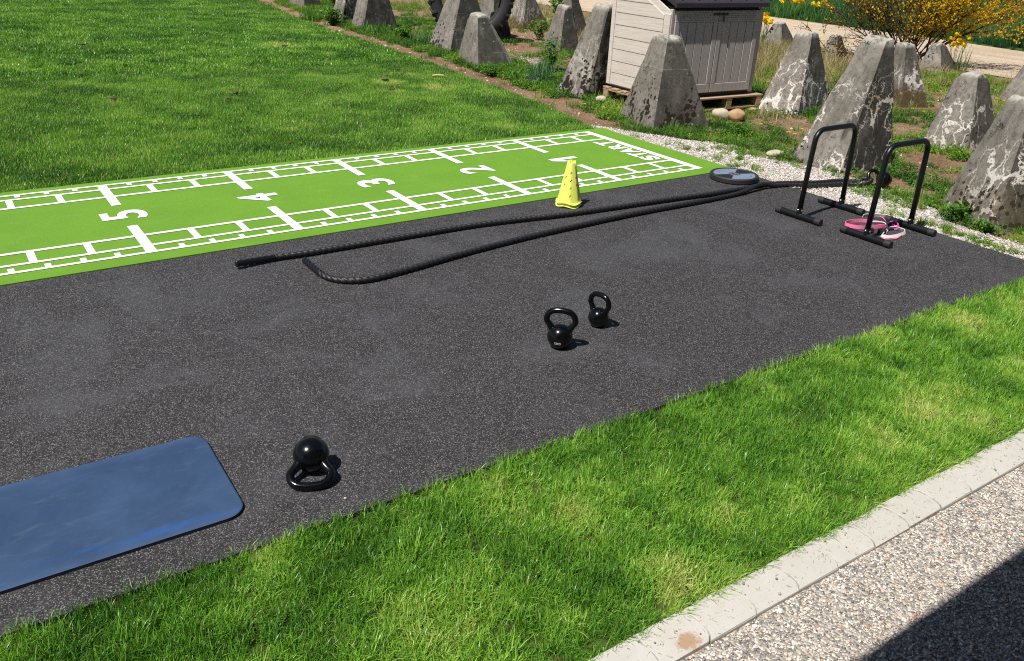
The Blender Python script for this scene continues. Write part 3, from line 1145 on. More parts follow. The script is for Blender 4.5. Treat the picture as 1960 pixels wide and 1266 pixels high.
PEB2 = [pebble('strip_stone', 60 + s, M['strip_pebble']) for s in range(8)]
p = rand_pts(42000, 0.305, 1.45, -3.6, 2.12)
ed = strip_edge_x(p[:, 1]) + 0.22 * (vnoise(p[:, 0], p[:, 1], 4.5, 15) - 0.45)
ok = (p[:, 0] < ed) & (rng.random(len(p)) > 0.45 * np.clip((p[:, 0] - ed + 0.25) / 0.25, 0, 1))
p = p[ok]
q2 = rng.normal(0, 1, (1500, 2)) * np.array([0.22, 0.75]) + np.array([2.75, 6.9])
p = np.concatenate([p, q2])
n = len(p)
sz = np.exp(rng.normal(math.log(0.0138), 0.32, n))
scatter('strip_gravel', np.column_stack([p, -0.033 + rng.uniform(0, 0.008, n)]), np.column_stack([rng.normal(0, 0.4, n), rng.normal(0, 0.4, n), rng.uniform(0, 6.28, n)]),
        sz, np.clip(rng.beta(2.2, 1.5, n), 0, 1), PEB2)

# stones and crumbs lying on the bare soil of the verge
p = rand_pts(9000, 0.3, 9.8, -3.5, 16)
d = p[:, 0] - lawn_edge_x(p[:, 1])
ok = (d > 0.02) & ((vnoise(p[:, 0], p[:, 1], 1.4, 33) > 0.5) | (d < 0.35))
p = p[ok]
n = len(p)
scatter('verge_stones', np.column_stack([p, np.full(n, -0.043)]), rand_rot(n, 0.3), np.exp(rng.normal(math.log(0.018), 0.45, n)), rng.random(n) * 0.9, PEB2)

# dry clippings and grit on the kerb
CLIP = [blade_clump('clipping', 1, 0.001, 0.012, 0.03, 0.0014, 1.3, M['weed_blade'], 500 + s, 2) for s in range(5)]
p = rand_pts(1500, -5.6, -0.8, -4.288, -4.15)
keep = rng.random(len(p)) < 0.35 + 0.65 * vnoise(p[:, 0], p[:, 1], 9, 3)
p = p[keep]
n = len(p)
rt = np.column_stack([rng.normal(1.45, 0.08, n), rng.normal(0, 0.1, n), rng.uniform(0, 6.28, n)])
scatter('kerb_clippings', np.column_stack([p, np.full(n, 0.0035)]), rt, rng.uniform(0.4, 1.0, n), rng.choice([0.2, 0.85, 0.95], n), CLIP)
p = np.concatenate([np.column_stack([rng.uniform(-7, 0.2, 260), -3.13 + rng.exponential(0.07, 260)]), np.column_stack([rng.uniform(-7, 0.2, 60), rng.uniform(-3.1, -0.3, 60)])])
n = len(p)
scatter('floor_clippings', np.column_stack([p, np.full(n, 0.002)]), np.column_stack([rng.normal(1.45, 0.08, n), rng.normal(0, 0.1, n), rng.uniform(0, 6.28, n)]), rng.uniform(0.3, 0.8, n), rng.choice([0.3, 0.9, 1.0], n), CLIP)
p = rand_pts(70, -5.6, -0.8, -4.285, -4.16)
scatter('kerb_grit', np.column_stack([p, np.full(len(p), 0.003)]), rand_rot(len(p), 0.3), np.exp(rng.normal(math.log(0.0085), 0.3, len(p))), rng.random(len(p)) * 0.5, PEB)


# ------------------------------------------------------------------ concrete pyramids
# centre x, y, yaw, base x, y, top x, y, height, top offset x, y ; veins lichen moss ; label
TEETH = [
    ((1.388, 1.969, -0.266, 0.800, 0.856, 0.200, 0.330, 0.985, -0.070, 0.018), (0.0, 1.0, 0.0), 'lichen-spotted concrete pyramid standing right in front of the garden shed'),
    ((1.656, 3.858, 0.094, 0.560, 0.600, 0.200, 0.278, 1.181, 0.143, -0.139), (0.35, 1.0, 0.0), 'tall leaning concrete pyramid half hidden by the cream side of the shed'),
    ((1.951, 6.951, -0.275, 0.753, 1.050, 0.210, 0.400, 0.770, -0.150, 0.000), (0.0, 0.35, 0.0), 'low concrete pyramid with broken white crown in front of the tractor tyre'),
    ((2.509, 8.682, -0.106, 0.986, 0.951, 0.224, 0.450, 1.100, -0.023, -0.033), (0.1, 0.9, 0.0), 'tall concrete pyramid leaning across the left half of the tractor tyre'),
    ((4.269, 10.364, -0.085, 0.500, 0.900, 0.180, 0.371, 1.020, -0.013, -0.019), (0.1, 0.5, 0.2), 'dark concrete pyramid seen through and behind the tractor tyre'),
    ((1.748, -0.334, -0.193, 0.829, 0.698, 0.180, 0.280, 1.219, 0.083, -0.076), (1.0, 0.35, 0.0), 'tallest concrete pyramid with white lime veins behind the left parallette bar'),
    ((5.732, 1.511, -0.409, 0.470, 0.450, 0.170, 0.240, 0.809, -0.145, 0.090), (0.9, 0.2, 0.9), 'mossy-footed concrete pyramid peeking out right behind the tallest one'),
    ((9.734, 3.421, 0.177, 0.912, 0.480, 0.265, 0.140, 0.471, -0.001, 0.091), (0.2, 0.5, 0.4), 'small dark concrete pyramid under the yellow shrub beside the sandy path'),
    ((3.837, 1.947, 0.175, 1.011, 0.600, 0.200, 0.220, 0.963, 0.015, 0.029), (1.0, 0.4, 0.0), 'veined concrete pyramid just right of the shed doors'),
    ((9.819, 7.227, 0.199, 0.758, 0.500, 0.216, 0.180, 0.464, -0.008, 0.063), (0.0, 0.3, 0.2), 'small rounded concrete pyramid in dry grass beyond the shed corner'),
    ((8.898, 5.087, 0.173, 0.569, 0.350, 0.201, 0.150, 0.457, -0.002, 0.062), (0.0, 0.3, 0.2), 'small grey concrete pyramid in dry grass left of the yellow shrub'),
    ((3.809, -0.436, 0.007, 0.707, 0.560, 0.230, 0.233, 0.790, -0.004, 0.062), (1.0, 0.4, 0.1), 'white-streaked concrete pyramid with chipped top behind the right parallette bar'),
    ((1.276, -2.201, -0.515, 0.560, 0.747, 0.150, 0.280, 0.980, -0.008, -0.002), (1.0, 0.9, 0.3), 'large cracked concrete pyramid nearest the right edge of the rubber floor'),
    ((7.723, 0.712, -0.128, 0.804, 0.589, 0.247, 0.230, 0.558, -0.016, 0.057), (0.1, 0.4, 0.2), 'speckled concrete pyramid cut off at the right edge near the path'),
    ((2.378, 13.733, 0.029, 0.500, 0.567, 0.190, 0.420, 0.820, 0.040, -0.058), (0.8, 0.9, 0.0), 'narrow concrete pyramid with white top streak at the far end of the lawn'),
    ((2.453, 12.356, -0.084, 0.845, 0.729, 0.330, 0.500, 0.930, -0.030, -0.052), (0.1, 0.6, 0.0), 'broad dark concrete pyramid at the far lawn edge left of the tyre'),
    ((2.878, 17.541, 0.132, 0.600, 0.838, 0.227, 0.449, 0.620, -0.032, -0.015), (0.0, 0.6, 0.2), 'farthest dark concrete pyramid at the top left end of the row'),
    ((6.218, 11.821, 0.060, 0.857, 0.650, 0.182, 0.311, 0.760, -0.074, 0.048), (0.35, 0.8, 0.9), 'moss-covered concrete pyramid on bare soil right of the tractor tyre'),
    ((4.373, 8.022, -0.185, 0.480, 0.738, 0.170, 0.302, 0.800, 0.004, -0.026), (0.1, 0.6, 0.0), 'weathered concrete pyramid behind the leafy green bush left of the shed'),
    ((6.369, 10.178, -0.124, 0.490, 0.489, 0.129, 0.268, 0.930, -0.134, 0.062), (0.0, 0.5, 0.1), 'dark concrete pyramid partly hidden directly behind the weathered one left of the shed'),
]


def n3(v, s, seed):
    from mathutils import noise as mn
    return mn.noise(Vector((v.x * s + seed * 3.7, v.y * s - seed * 1.9, v.z * s + seed)))


def tooth(i, prm, props, label):
    cx, cy, yaw, bx_, by_, tx, ty, h, ox, oy = prm
    rr = random.Random(900 + i)
    chb, cht = (0.085 if i in (2, 5) else 0.035) * (bx_ + by_) / 1.6, (0.04 if i in (2, 5) else 0.022)       # chamfered corners
    K = 9

    def ring(wx, wy, ch, ox_, oy_, z):
        a, b = wx / 2, wy / 2
        ch = min(ch, a * 0.6, b * 0.6)
        cs = [(-a, b - ch), (-a, -b + ch), (-a + ch, -b), (a - ch, -b), (a, -b + ch), (a, b - ch), (a - ch, b), (-a + ch, b)]
        pts = []
        for k in range(8):
            p0, p1 = cs[k], cs[(k + 1) % 8]
            m_ = K if k % 2 == 0 else 3
            for j in range(m_):
                t = j / m_
                pts.append((p0[0] + (p1[0] - p0[0]) * t + ox_, p0[1] + (p1[1] - p0[1]) * t + oy_, z))
        return pts
    levels = [-0.12] + [h * t for t in np.linspace(0, 0.985, 20)]
    bm = bmesh.new()
    rings = []
    for z in levels:
        t = max(z, -0.12) / h
        rings.append([bm.verts.new(p_) for p_ in ring(bx_ + (tx - bx_) * t, by_ + (ty - by_) * t, chb + (cht - chb) * t, ox * t, oy * t, z)])
    for ins, dz in ((0.93, 1.0), (0.80, 1.004), (0.45, 1.008), (0.15, 1.006)):
        rings.append([bm.verts.new(((p_[0] - ox) * ins + ox, (p_[1] - oy) * ins + oy, h * dz)) for p_ in ring(tx, ty, cht, ox, oy, h)])
    n_ = len(rings[0])
    for a, b in zip(rings, rings[1:]):
        for k in range(n_):
            bm.faces.new((a[k], a[(k + 1) % n_], b[(k + 1) % n_], b[k]))
    bm.faces.new(rings[-1])
    for v_ in bm.verts:
        p_ = v_.co.copy()
        t = p_.z / h
        ax = Vector((ox * t, oy * t, p_.z))
        out = (p_ - ax)
        out.z = 0
        if out.length > 1e-5:
            out.normalize()
        amp = 0.010 + 0.018 * max(0, t - 0.80) / 0.2
        d = n3(p_, 5, i) * amp + n3(p_, 19, i + 40) * 0.007
        chip = max(0, n3(p_, 7, i + 80) - 0.12) * max(0, t - 0.86) / 0.14
        v_.co = p_ + out * (d - chip * 0.07) + Vector((0, 0, (n3(p_, 9, i + 11) * 0.022 - chip * 0.10) if t > 0.9 else 0))
    bmesh.ops.recalc_face_normals(bm, faces=list(bm.faces))
    me = bpy.data.meshes.new('concrete_pyramid')
    bm.to_mesh(me)
    bm.free()
    me.materials.append(M['concrete'])
    o = link('concrete_pyramid', me, None, (cx, cy, -0.02), (0, 0, yaw))
    smooth_by_angle(o, 28)
    o['veins'], o['lichen'], o['moss'] = [float(v) for v in props]
    o['height'] = float(h)
    o['yface_dark'] = 1.0 if i in (2, 3, 4, 5, 14, 15, 16, 18, 19) else 0.82
    tag(o, label, 'concrete block', 'concrete pyramids in rows along the lawn')
    return o


for i, (prm, props, lab) in enumerate(TEETH):
    tooth(i, prm, props, lab)


def inside_solid(p):
    """points that fall inside a pyramid, the shed or the pallet"""
    bad = np.zeros(len(p), bool)
    for prm, _, _ in TEETH:
        cx, cy, yaw, bx_, by_ = prm[:5]
        dx_, dy_ = p[:, 0] - cx, p[:, 1] - cy
        lx = math.cos(yaw) * dx_ + math.sin(yaw) * dy_
        ly = -math.sin(yaw) * dx_ + math.cos(yaw) * dy_
        bad |= (np.abs(lx) < bx_ / 2 - 0.01) & (np.abs(ly) < by_ / 2 - 0.01)
    lx = p[:, 0] - 1.648
    ly = p[:, 1] - 2.303
    bad |= (lx > 0.0) & (lx < 1.60) & (ly > 0.02) & (ly < 1.15)
    return bad


# ------------------------------------------------------------------ garden shed on its pallet
SH = (1.648, 2.303, 0.0)
SHZ = 0.148
SW, SD, SHH = 1.563, 1.153, 1.10
shed = empty('garden_shed', (SH[0], SH[1], SHZ), (0, 0, -0.042))
tag(shed, 'cream and taupe plastic garden shed with dark roof and double doors', 'shed')
# dark base tray and dark core so that no light leaks through joints
MB().box(0.02, SW - 0.02, 0.03, SD - 0.02, 0.0, 0.035).build('base_tray', M['shed_dark'], shed)
MB().box(0.05, SW - 0.05, 0.06, SD - 0.05, 0.036, 1.10).build('inner_shell', M['shed_dark'], shed)


def side_panel(xo, sgn, name, mat):
    """sgn -1: outside faces -x"""
    root = MB()
    prof = [(0.0, 0.03), (0.0, 1.035), (SD, 1.54), (SD, 0.03)]
    t0, t1 = (xo, xo + 0.03) if sgn < 0 else (xo - 0.03, xo)
    n_ = len(prof)
    root.add([(t0, y, z) for y, z in prof] + [(t1, y, z) for y, z in prof],
             [tuple(range(n_)), tuple(reversed(range(n_, 2 * n_)))] + [(k, k + n_, (k + 1) % n_ + n_, (k + 1) % n_) for k in range(n_)])
    pn = root.build(name, mat, shed)
    # boards set proud between the two upright frames
    xa = xo - 0.012 * (1 if sgn < 0 else -1)
    a, b = sorted((xa, xo - 0.001 * sgn * -1 if False else xo))
    zz = 0.045
    hs = 0.152
    lim = 1.40
    fy = lambda z_: 0.125 + max(0.0, (z_ - 1.0) / 0.45)
    while zz < lim:
        z1 = min(zz + hs - 0.012, lim)
        y1 = SD - 0.085
        if y1 - fy(z1) > 0.08:
            poly_ = [(fy(zz), zz), (y1, zz), (y1, z1), (fy(z1), z1)]
            if zz < 1.0 < z1:
                poly_.append((fy(1.0), 1.0))
            k_ = len(poly_)
            MB().add([(a, y, z_) for y, z_ in poly_] + [(b - 0.0005, y, z_) for y, z_ in poly_],
                     [tuple(reversed(range(k_))), tuple(range(k_, 2 * k_))] + [(t, (t + 1) % k_, (t + 1) % k_ + k_, t + k_) for t in range(k_)]).build('board', mat, pn)
        zz += hs
    # upright frame pieces
    MB().box(a - 0.004, b - 0.0005, SD - 0.075, SD - 0.002, 0.035, 1.36, 0.004).build('frame_post', mat, pn)
    MB().box(a - 0.004, b - 0.0005, 0.002, 0.115, 0.035, 1.020, 0.004).build('frame_post', mat, pn)
    return pn


side_panel(0.0, -1, 'side_panel', M['shed_cream'])
rp = side_panel(SW + 0.012, 1, 'side_panel', M['shed_taupe'])
# back panel
MB().box(0.03, SW - 0.02, SD - 0.03, SD - 0.004, 0.036, 1.50).build('back_panel', M['shed_cream'], shed)
# front posts
for x0, x1 in ((0.004, 0.052), (SW - 0.066, SW - 0.004)):
    MB().box(x0, x1, -0.006, 0.05, 0.036, 1.075, 0.005).build('corner_post', M['shed_taupe'], shed)
MB().box(0.052, SW - 0.066, 0.0, 0.05, 0.036, 0.052).build('sill', M['shed_dark'], shed)
MB().box(0.052, SW - 0.066, 0.02, 0.055, 1.062, 1.10).build('lintel', M['shed_dark'], shed)

DW = (SW - 0.066 - 0.052 - 0.012) / 2
for k in range(2):
    xa = 0.055 + k * (DW + 0.006)
    d = MB().box(xa, xa + DW, -0.004, 0.024, 0.058, 1.060, 0.003).build('door', M['shed_taupe'], shed)
    # frame raised around recessed planks
    fr = 0.075
    MB().box(xa + 0.002, xa + DW - 0.002, -0.022, -0.0045, 0.060, 0.170, 0.004).build('rail', M['shed_taupe'], d)
    MB().box(xa + 0.002, xa + DW - 0.002, -0.022, -0.0045, 0.925, 0.945, 0.003).build('rail', M['shed_taupe'], d)
    MB().box(xa + 0.002, xa + fr, -0.022, -0.0045, 0.1705, 0.9245, 0.004).build('stile', M['shed_taupe'], d)
    MB().box(xa + DW - fr, xa + DW - 0.002, -0.022, -0.0045, 0.1705, 0.9245, 0.004).build('stile', M['shed_taupe'], d)
    np_ = 4
    pw = (DW - 2 * fr - 0.004) / np_
    for j in range(np_):
        x0 = xa + fr + 0.002 + j * pw
        o = MB().box(x0 + 0.004, x0 + pw - 0.004, -0.016, -0.0045, 0.172, 0.922, 0.004).build('plank', M['shed_taupe'], d)
        o.location.y = random.uniform(-0.001, 0.001)
    MB().box(xa + 0.002, xa + DW - 0.002, -0.018, -0.0045, 0.9455, 1.056, 0.003).build('vent_panel', M['shed_taupe'], d)
    for j in range(4):
        z0 = 0.962 + j * 0.022
        MB().box(xa + 0.07, xa + DW - 0.07, -0.027, -0.0185, z0, z0 + 0.010, 0.002).build('vent_slat', M['shed_taupe'], d)
# latch and padlock
xc = 0.055 + DW + 0.003
lt = MB().box(xc - 0.105, xc + 0.135, -0.040, -0.029, 1.005, 1.030, 0.003).build('latch', M['latch_black'], shed)
for dx_ in (-0.09, -0.02, 0.05, 0.12):
    MB().tube([(xc + dx_, -0.046, 1.0175), (xc + dx_, -0.0405, 1.0175)], 0.009, 8).build('latch_bolt', M['latch_black'], lt)
MB().box(xc + 0.035, xc + 0.062, -0.062, -0.0465, 0.925, 0.998, 0.004).build('padlock', M['latch_black'], shed)
# lid roof with a deep lip
rb = MB()
prof = [(-0.075, 1.100), (-0.075, 1.150), (-0.055, 1.165), (SD + 0.03, 1.655), (SD + 0.03, 1.59), (-0.05, 1.112), (-0.05, 1.100)]
n_ = len(prof)
xa, xb = -0.005, SW + 0.022
rb.add([(xa, y, z) for y, z in prof] + [(xb, y, z) for y, z in prof],
       [tuple(range(n_)), tuple(reversed(range(n_, 2 * n_)))] + [(k, k + n_, (k + 1) % n_ + n_, (k + 1) % n_) for k in range(n_)])
roof = rb.build('roof', M['shed_roof'], shed)
sl = (1.655 - 1.165) / (SD + 0.085)
for xr in np.linspace(0.12, SW - 0.10, 6):
    v = []
    for y in (-0.03, SD):
        zc = 1.165 + (y + 0.055) * sl
        v += [(xr - 0.025, y, zc + 0.001), (xr + 0.025, y, zc + 0.001), (xr + 0.012, y, zc + 0.014), (xr - 0.012, y, zc + 0.014)]
    MB().add(v, [(0, 1, 5, 4), (1, 2, 6, 5), (2, 3, 7, 6), (3, 0, 4, 7), (0, 3, 2, 1), (4, 5, 6, 7)]).build('roof_rib', M['shed_roof'], roof)

# pallet
pal = empty('wooden_pallet', (SH[0], SH[1], -0.03), (0, 0, -0.042))
tag(pal, 'worn wooden pallet carrying the garden shed above the weeds', 'pallet')
top_z = SHZ + 0.03 - 0.002
for j in range(7):
    y0 = -0.085 + j * 0.188
    MB().box(-0.045, SW + 0.16, y0, y0 + 0.125, top_z - 0.022, top_z, 0.003).build('deck_board', M['pallet'], pal)
for xb_ in (-0.04, 0.50, 1.06, SW + 0.05):
    MB().box(xb_, xb_ + 0.10, -0.082, SD + 0.02, top_z - 0.046, top_z - 0.0225, 0.002).build('stringer', M['pallet'], pal)
    for yb in (-0.08, 0.50, SD - 0.09):
        MB().box(xb_ + 0.002, xb_ + 0.098, yb, yb + 0.10, 0.034, top_z - 0.0465, 0.003).build('block', M['pallet'], pal)
for yb in (-0.08, 0.50, SD - 0.09):
    MB().box(-0.045, SW + 0.155, yb, yb + 0.10, 0.012, 0.0335, 0.003).build('bottom_board', M['pallet'], pal)


# ------------------------------------------------------------------ tractor tyre
TR = 0.86
ty = empty('tractor_tyre', (3.35, 9.75, -0.03), (0, 0, R(-28)))
tag(ty, 'huge black tractor tyre standing upright among the concrete pyramids', 'tyre')
prof = []
for k in range(21):
    a = math.pi * (k / 20)
    prof.append(a)
half = 0.19
sec = [(-0.14, 0.60), (-0.165, 0.615), (-0.19, 0.66), (-0.20, 0.72), (-0.19, 0.785), (-0.165, 0.825), (-0.10, 0.838), (0, 0.842),
       (0.10, 0.838), (0.165, 0.825), (0.19, 0.785), (0.20, 0.72), (0.19, 0.66), (0.165, 0.615), (0.14, 0.60), (0.13, 0.63), (0.15, 0.72), (0.12, 0.79), (0, 0.80), (-0.12, 0.79), (-0.15, 0.72), (-0.13, 0.63)]
NS = 56
v, f = [], []
for k in range(NS):
    a = 2 * math.pi * k / NS
    for (y, r_) in sec:
        v.append((r_ * math.cos(a), y, TR + r_ * math.sin(a)))
ns = len(sec)
for k in range(NS):
    k2 = (k + 1) % NS
    for j in range(ns):
        f.append((k * ns + j, k * ns + (j + 1) % ns, k2 * ns + (j + 1) % ns, k2 * ns + j))
link('carcass', mesh_of('carcass', v, f, M['tyre_rubber'], True), ty)
lug = MB()
lug.add([(-0.02, -0.205, 0.742), (0.03, -0.205, 0.742), (0.11, 0.015, 0.835), (0.055, 0.015, 0.835),
         (-0.015, -0.198, 0.845), (0.022, -0.198, 0.845), (0.10, 0.015, 0.875), (0.06, 0.015, 0.875)],
        [(0, 3, 2, 1), (4, 5, 6, 7), (0, 1, 5, 4), (1, 2, 6, 5), (2, 3, 7, 6), (3, 0, 4, 7)])
lm = lug.mesh('tread_lug', M['tyre_rubber'])
lug2 = MB()
lug2.add([(x, -y, z) for x, y, z in lug.v], [tuple(reversed(fa)) for fa in lug.f])
lm2 = lug2.mesh('tread_lug', M['tyre_rubber'])
for k in range(22):
    for s_, mm in ((0, lm), (1, lm2)):
        a = 2 * math.pi * (k + 0.5 * s_) / 22
        o = link('tread_lug', mm, ty, (0, 0, TR), (0, a, 0))


# ------------------------------------------------------------------ kettlebells
def kettlebell(name, rb_, hw, htop, rt_, loc, rot, label, text=None):
    """rb_: bell radius, hw: half width of handle, htop: total height, rt_: handle thickness radius"""
    root = empty(name, loc, rot)
    tag(root, label, 'kettlebell', 'black cast iron kettlebells')
    zc = rb_ * 0.93
    bell = MB()
    prof = [(0.0001, 0.0), (rb_ * 0.50, 0.0), (rb_ * 0.60, 0.004)]
    for k in range(1, 22):
        a = -1.0 + (math.pi / 2 + 1.0) * k / 21
        prof.append((max(rb_ * math.cos(a), 0.0001), zc + rb_ * math.sin(a)))
    # drop profile points lower than the foot
    prof = prof[:3] + [p_ for p_ in prof[3:] if p_[1] > 0.006]
    bell.lathe(prof, 40)
    b = bell.build('bell', M['enamel'], root, True)
    # handle: rounded trapezoid loop, widest at the top corners
    zt = htop - rt_
    pts = []
    inner = rb_ * 0.62
    z0 = zc + math.sqrt(max(rb_ ** 2 - inner ** 2, 0)) - 0.012
    A_, B_ = hw - rt_, (zt - z0) * 0.56
    zm = zt - B_
    keyp = [(-inner, z0 - 0.004), (-inner - (A_ - inner) * 0.55, z0 + (zm - z0) * 0.50)]
    for th in (180, 158, 136, 114, 90):
        c_, s_ = math.cos(R(th)), math.sin(R(th))
        keyp.append((A_ * math.copysign(abs(c_) ** 0.78, c_) if abs(c_) > 1e-6 else 0.0, zm + B_ * abs(s_) ** 0.78))
    keyp = keyp + [(-x, z) for x, z in reversed(keyp[:-1])]
    # Catmull-Rom
    for k in range(len(keyp) - 1):
        p0 = keyp[max(k - 1, 0)]; p1 = keyp[k]; p2 = keyp[k + 1]; p3 = keyp[min(k + 2, len(keyp) - 1)]
        for j in range(6):
            t = j / 6
            pts.append(tuple(0.5 * (2 * p1[i_] + (p2[i_] - p0[i_]) * t + (2 * p0[i_] - 5 * p1[i_] + 4 * p2[i_] - p3[i_]) * t * t + (3 * p1[i_] - p0[i_] - 3 * p2[i_] + p3[i_]) * t ** 3) for i_ in (0, 1)))
    pts.append(keyp[-1])
    path = [(x, 0, z) for x, z in pts]
    rad = []
    for x, z in pts:
        e = max(0.0, 1 - (z - z0) / 0.034)
        rad.append(rt_ * (1 + 0.32 * e * e))
    MB().tube(path, rad, 16, True).build('handle', M['enamel'], root, True)
    if text:
        me = glyph_mesh('weight_print', text, 0.01)
        vv = np.array([p_.co[:] for p_ in me.vertices])
        mn, mx = vv.min(0), vv.max(0)
        for p_, q_ in zip(me.vertices, vv):
            u = (q_[0] - (mn[0] + mx[0]) / 2) / (mx[0] - mn[0]) * 0.034
            w_ = (q_[1] - mn[1]) / (mx[1] - mn[1]) * 0.0135
            ang = u / rb_
            el = -0.30 + w_ / rb_
            rr_ = rb_ + 0.0006
            p_.co = (rr_ * math.cos(el) * math.sin(ang), -rr_ * math.cos(el) * math.cos(ang), zc + rr_ * math.sin(el))
        me.materials.clear()
        me.materials.append(M['print_white'])
        link('weight_print', me, root)
    return root


kettlebell('kettlebell', 0.068, 0.092, 0.228, 0.0160, (-3.488, -2.408, 0), (0, 0, R(-47)), 'upright black kettlebell with white 12KG print, the nearer of the standing pair', '12KG')
kettlebell('kettlebell', 0.058, 0.078, 0.205, 0.0150, (-3.138, -2.302, 0), (0, 0, R(-78)), 'upright smaller black kettlebell, the farther of the standing pair')


def lying(root_args, centre, axis, side, zc_r):
    """place a kettlebell whose bell centre is at centre, handle pointing along axis"""
    pass


def lay(rb_, hw, htop, rt_, centre, axis, side, label):
    ax = Vector(axis).normalized()
    sx = Vector(side)
    sx = (sx - ax * sx.dot(ax)).normalized()
    sy = ax.cross(sx)
    k = kettlebell('kettlebell', rb_, hw, htop, rt_, (0, 0, 0), (0, 0, 0), label)
    mt = Matrix((sx, sy, ax)).transposed()
    zc = rb_ * 0.93
    k.rotation_euler = mt.to_euler()
    k.location = Vector(centre) - ax * zc
    return k


rbk = 0.071
dl = math.asin((rbk - 0.0165) / (0.232 - 0.0165 - rbk * 0.93))
hd = Vector((-5.072 + 5.018, -2.915 + 2.795, 0)).normalized()
lay(rbk, 0.094, 0.232, 0.0165, (-5.020, -2.800, rbk + 0.001), (hd.x * math.cos(dl), hd.y * math.cos(dl), -math.sin(dl)), (hd.y * -1, hd.x, 0.0),
    'black kettlebell tipped over onto its handle beside the blue mat')
hd = Vector((-0.80, 0.60, 0)).normalized()
lay(0.070, 0.090, 0.226, 0.016, (1.225, -1.165, 0.043), (hd.x * 0.985, hd.y * 0.985, 0.06), (0.30, 0.45, 0.85),
    'black kettlebell lying on its side in the gravel anchoring the rope')


# ------------------------------------------------------------------ battle rope
ropeA = [(-4.617, -0.533), (-4.388, -0.508), (-4.136, -0.520), (-3.864, -0.521), (-3.382, -0.522), (-2.899, -0.528), (-2.551, -0.561), (-2.095, -0.625), (-1.583, -0.660), (-1.027, -0.692),
         (-0.671, -0.725), (-0.277, -0.738), (-0.043, -0.738), (0.115, -0.735), (0.395, -0.770), (0.667, -0.850), (0.916, -0.900), (1.06, -0.985)]
ropeB = [(-4.204, -0.630), (-4.207, -0.831), (-4.190, -0.973), (-4.109, -1.078), (-3.959, -1.122), (-3.670, -1.083), (-3.420, -1.035), (-3.135, -0.985), (-2.830, -0.945), (-2.590, -0.920), (-2.200, -0.890), (-1.850, -0.868), (-1.467, -0.853),
         (-0.880, -0.850), (-0.386, -0.830), (-0.035, -0.785), (0.13, -0.790), (0.311, -0.828), (0.561, -0.905), (0.846, -0.990), (1.00, -1.09)]
loop = [(1.11, -1.03, 0.030), (1.135, -1.075, 0.040), (1.11, -1.115, 0.030)]


def catmull(P3, step=0.01):
    P3 = [Vector(p_) for p_ in P3]
    out = []
    for k in range(len(P3) - 1):
        p0 = P3[max(k - 1, 0)]; p1 = P3[k]; p2 = P3[k + 1]; p3 = P3[min(k + 2, len(P3) - 1)]
        L_ = max(2, int((p2 - p1).length / step))
        for j in range(L_):
            t = j / L_
            out.append(0.5 * (2 * p1 + (p2 - p0) * t + (2 * p0 - 5 * p1 + 4 * p2 - p3) * t * t + (3 * p1 - p0 - 3 * p2 + p3) * t ** 3))
    out.append(P3[-1])
    return out


RR = 0.0215


def rope_z(x):
    return RR + (0.0 if x < 0.25 else -0.022 * min(1, (x - 0.25) / 0.25))


A3 = [(x, y, rope_z(x) + (0.014 if i_ < 1 else (0.003 if i_ == 1 else 0))) for i_, (x, y) in enumerate(ropeA)]
B3 = [(x, y, rope_z(x) + (0.028 if -0.2 < x < 0.0 else 0)) for x, y in ropeB]
path = catmull(A3 + loop + list(reversed(B3)), 0.0075)


def rope_mesh(path, r_, pitch=0.125, n=21, lob=0.40, phase0=0.0):
    v, f = [], []
    prev = None
    s_ = phase0
    for i_, p_ in enumerate(path):
        t = (path[min(i_ + 1, len(path) - 1)] - path[max(i_ - 1, 0)]).normalized()
        if prev is None:
            a = Vector((0, 0, 1))
            nrm = (a - t * a.dot(t)).normalized()
        else:
            nrm = (prev - t * prev.dot(t)).normalized()
        prev = nrm
        bn = t.cross(nrm)
        if i_:
            s_ += (p_ - path[i_ - 1]).length
        ph = 2 * math.pi * s_ / pitch
        for k in range(n):
            a = 2 * math.pi * k / n
            rad = r_ * (1 - lob + lob * abs(math.cos(1.5 * (a - ph))) ** 0.85)
            v.append(p_ + (nrm * math.cos(a) + bn * math.sin(a)) * rad)
    for i_ in range(len(path) - 1):
        for k in range(n):
            f.append((i_ * n + k, i_ * n + (k + 1) % n, (i_ + 1) * n + (k + 1) % n, (i_ + 1) * n + k))
    f.append(tuple(reversed(range(n))))
    f.append(tuple((len(path) - 1) * n + k for k in range(n)))
    return mesh_of('rope', v, f, None, True)


acc = [0.0]
for a, b in zip(path, path[1:]):
    acc.append(acc[-1] + (b - a).length)
tot = acc[-1]
sleeve = 0.26
iA = next(k for k, a in enumerate(acc) if a > sleeve)
iB = next(k for k, a in enumerate(acc) if a > tot - sleeve)
rope = empty('battle_rope', (0, 0, 0))
tag(rope, 'thick black twisted battle rope laid double along the rubber floor', 'rope')
me = rope_mesh(path[iA:iB + 1], RR, phase0=acc[iA])
me.materials.append(M['rope'])
link('strand', me, rope)
for seg, s0 in ((path[:iA + 1], 0.0), (path[iB:], acc[iB])):
    me = rope_mesh(seg, RR * 1.02, lob=0.26, phase0=s0)
    me.materials.append(M['sleeve'])
    link('end_sleeve', me, rope)


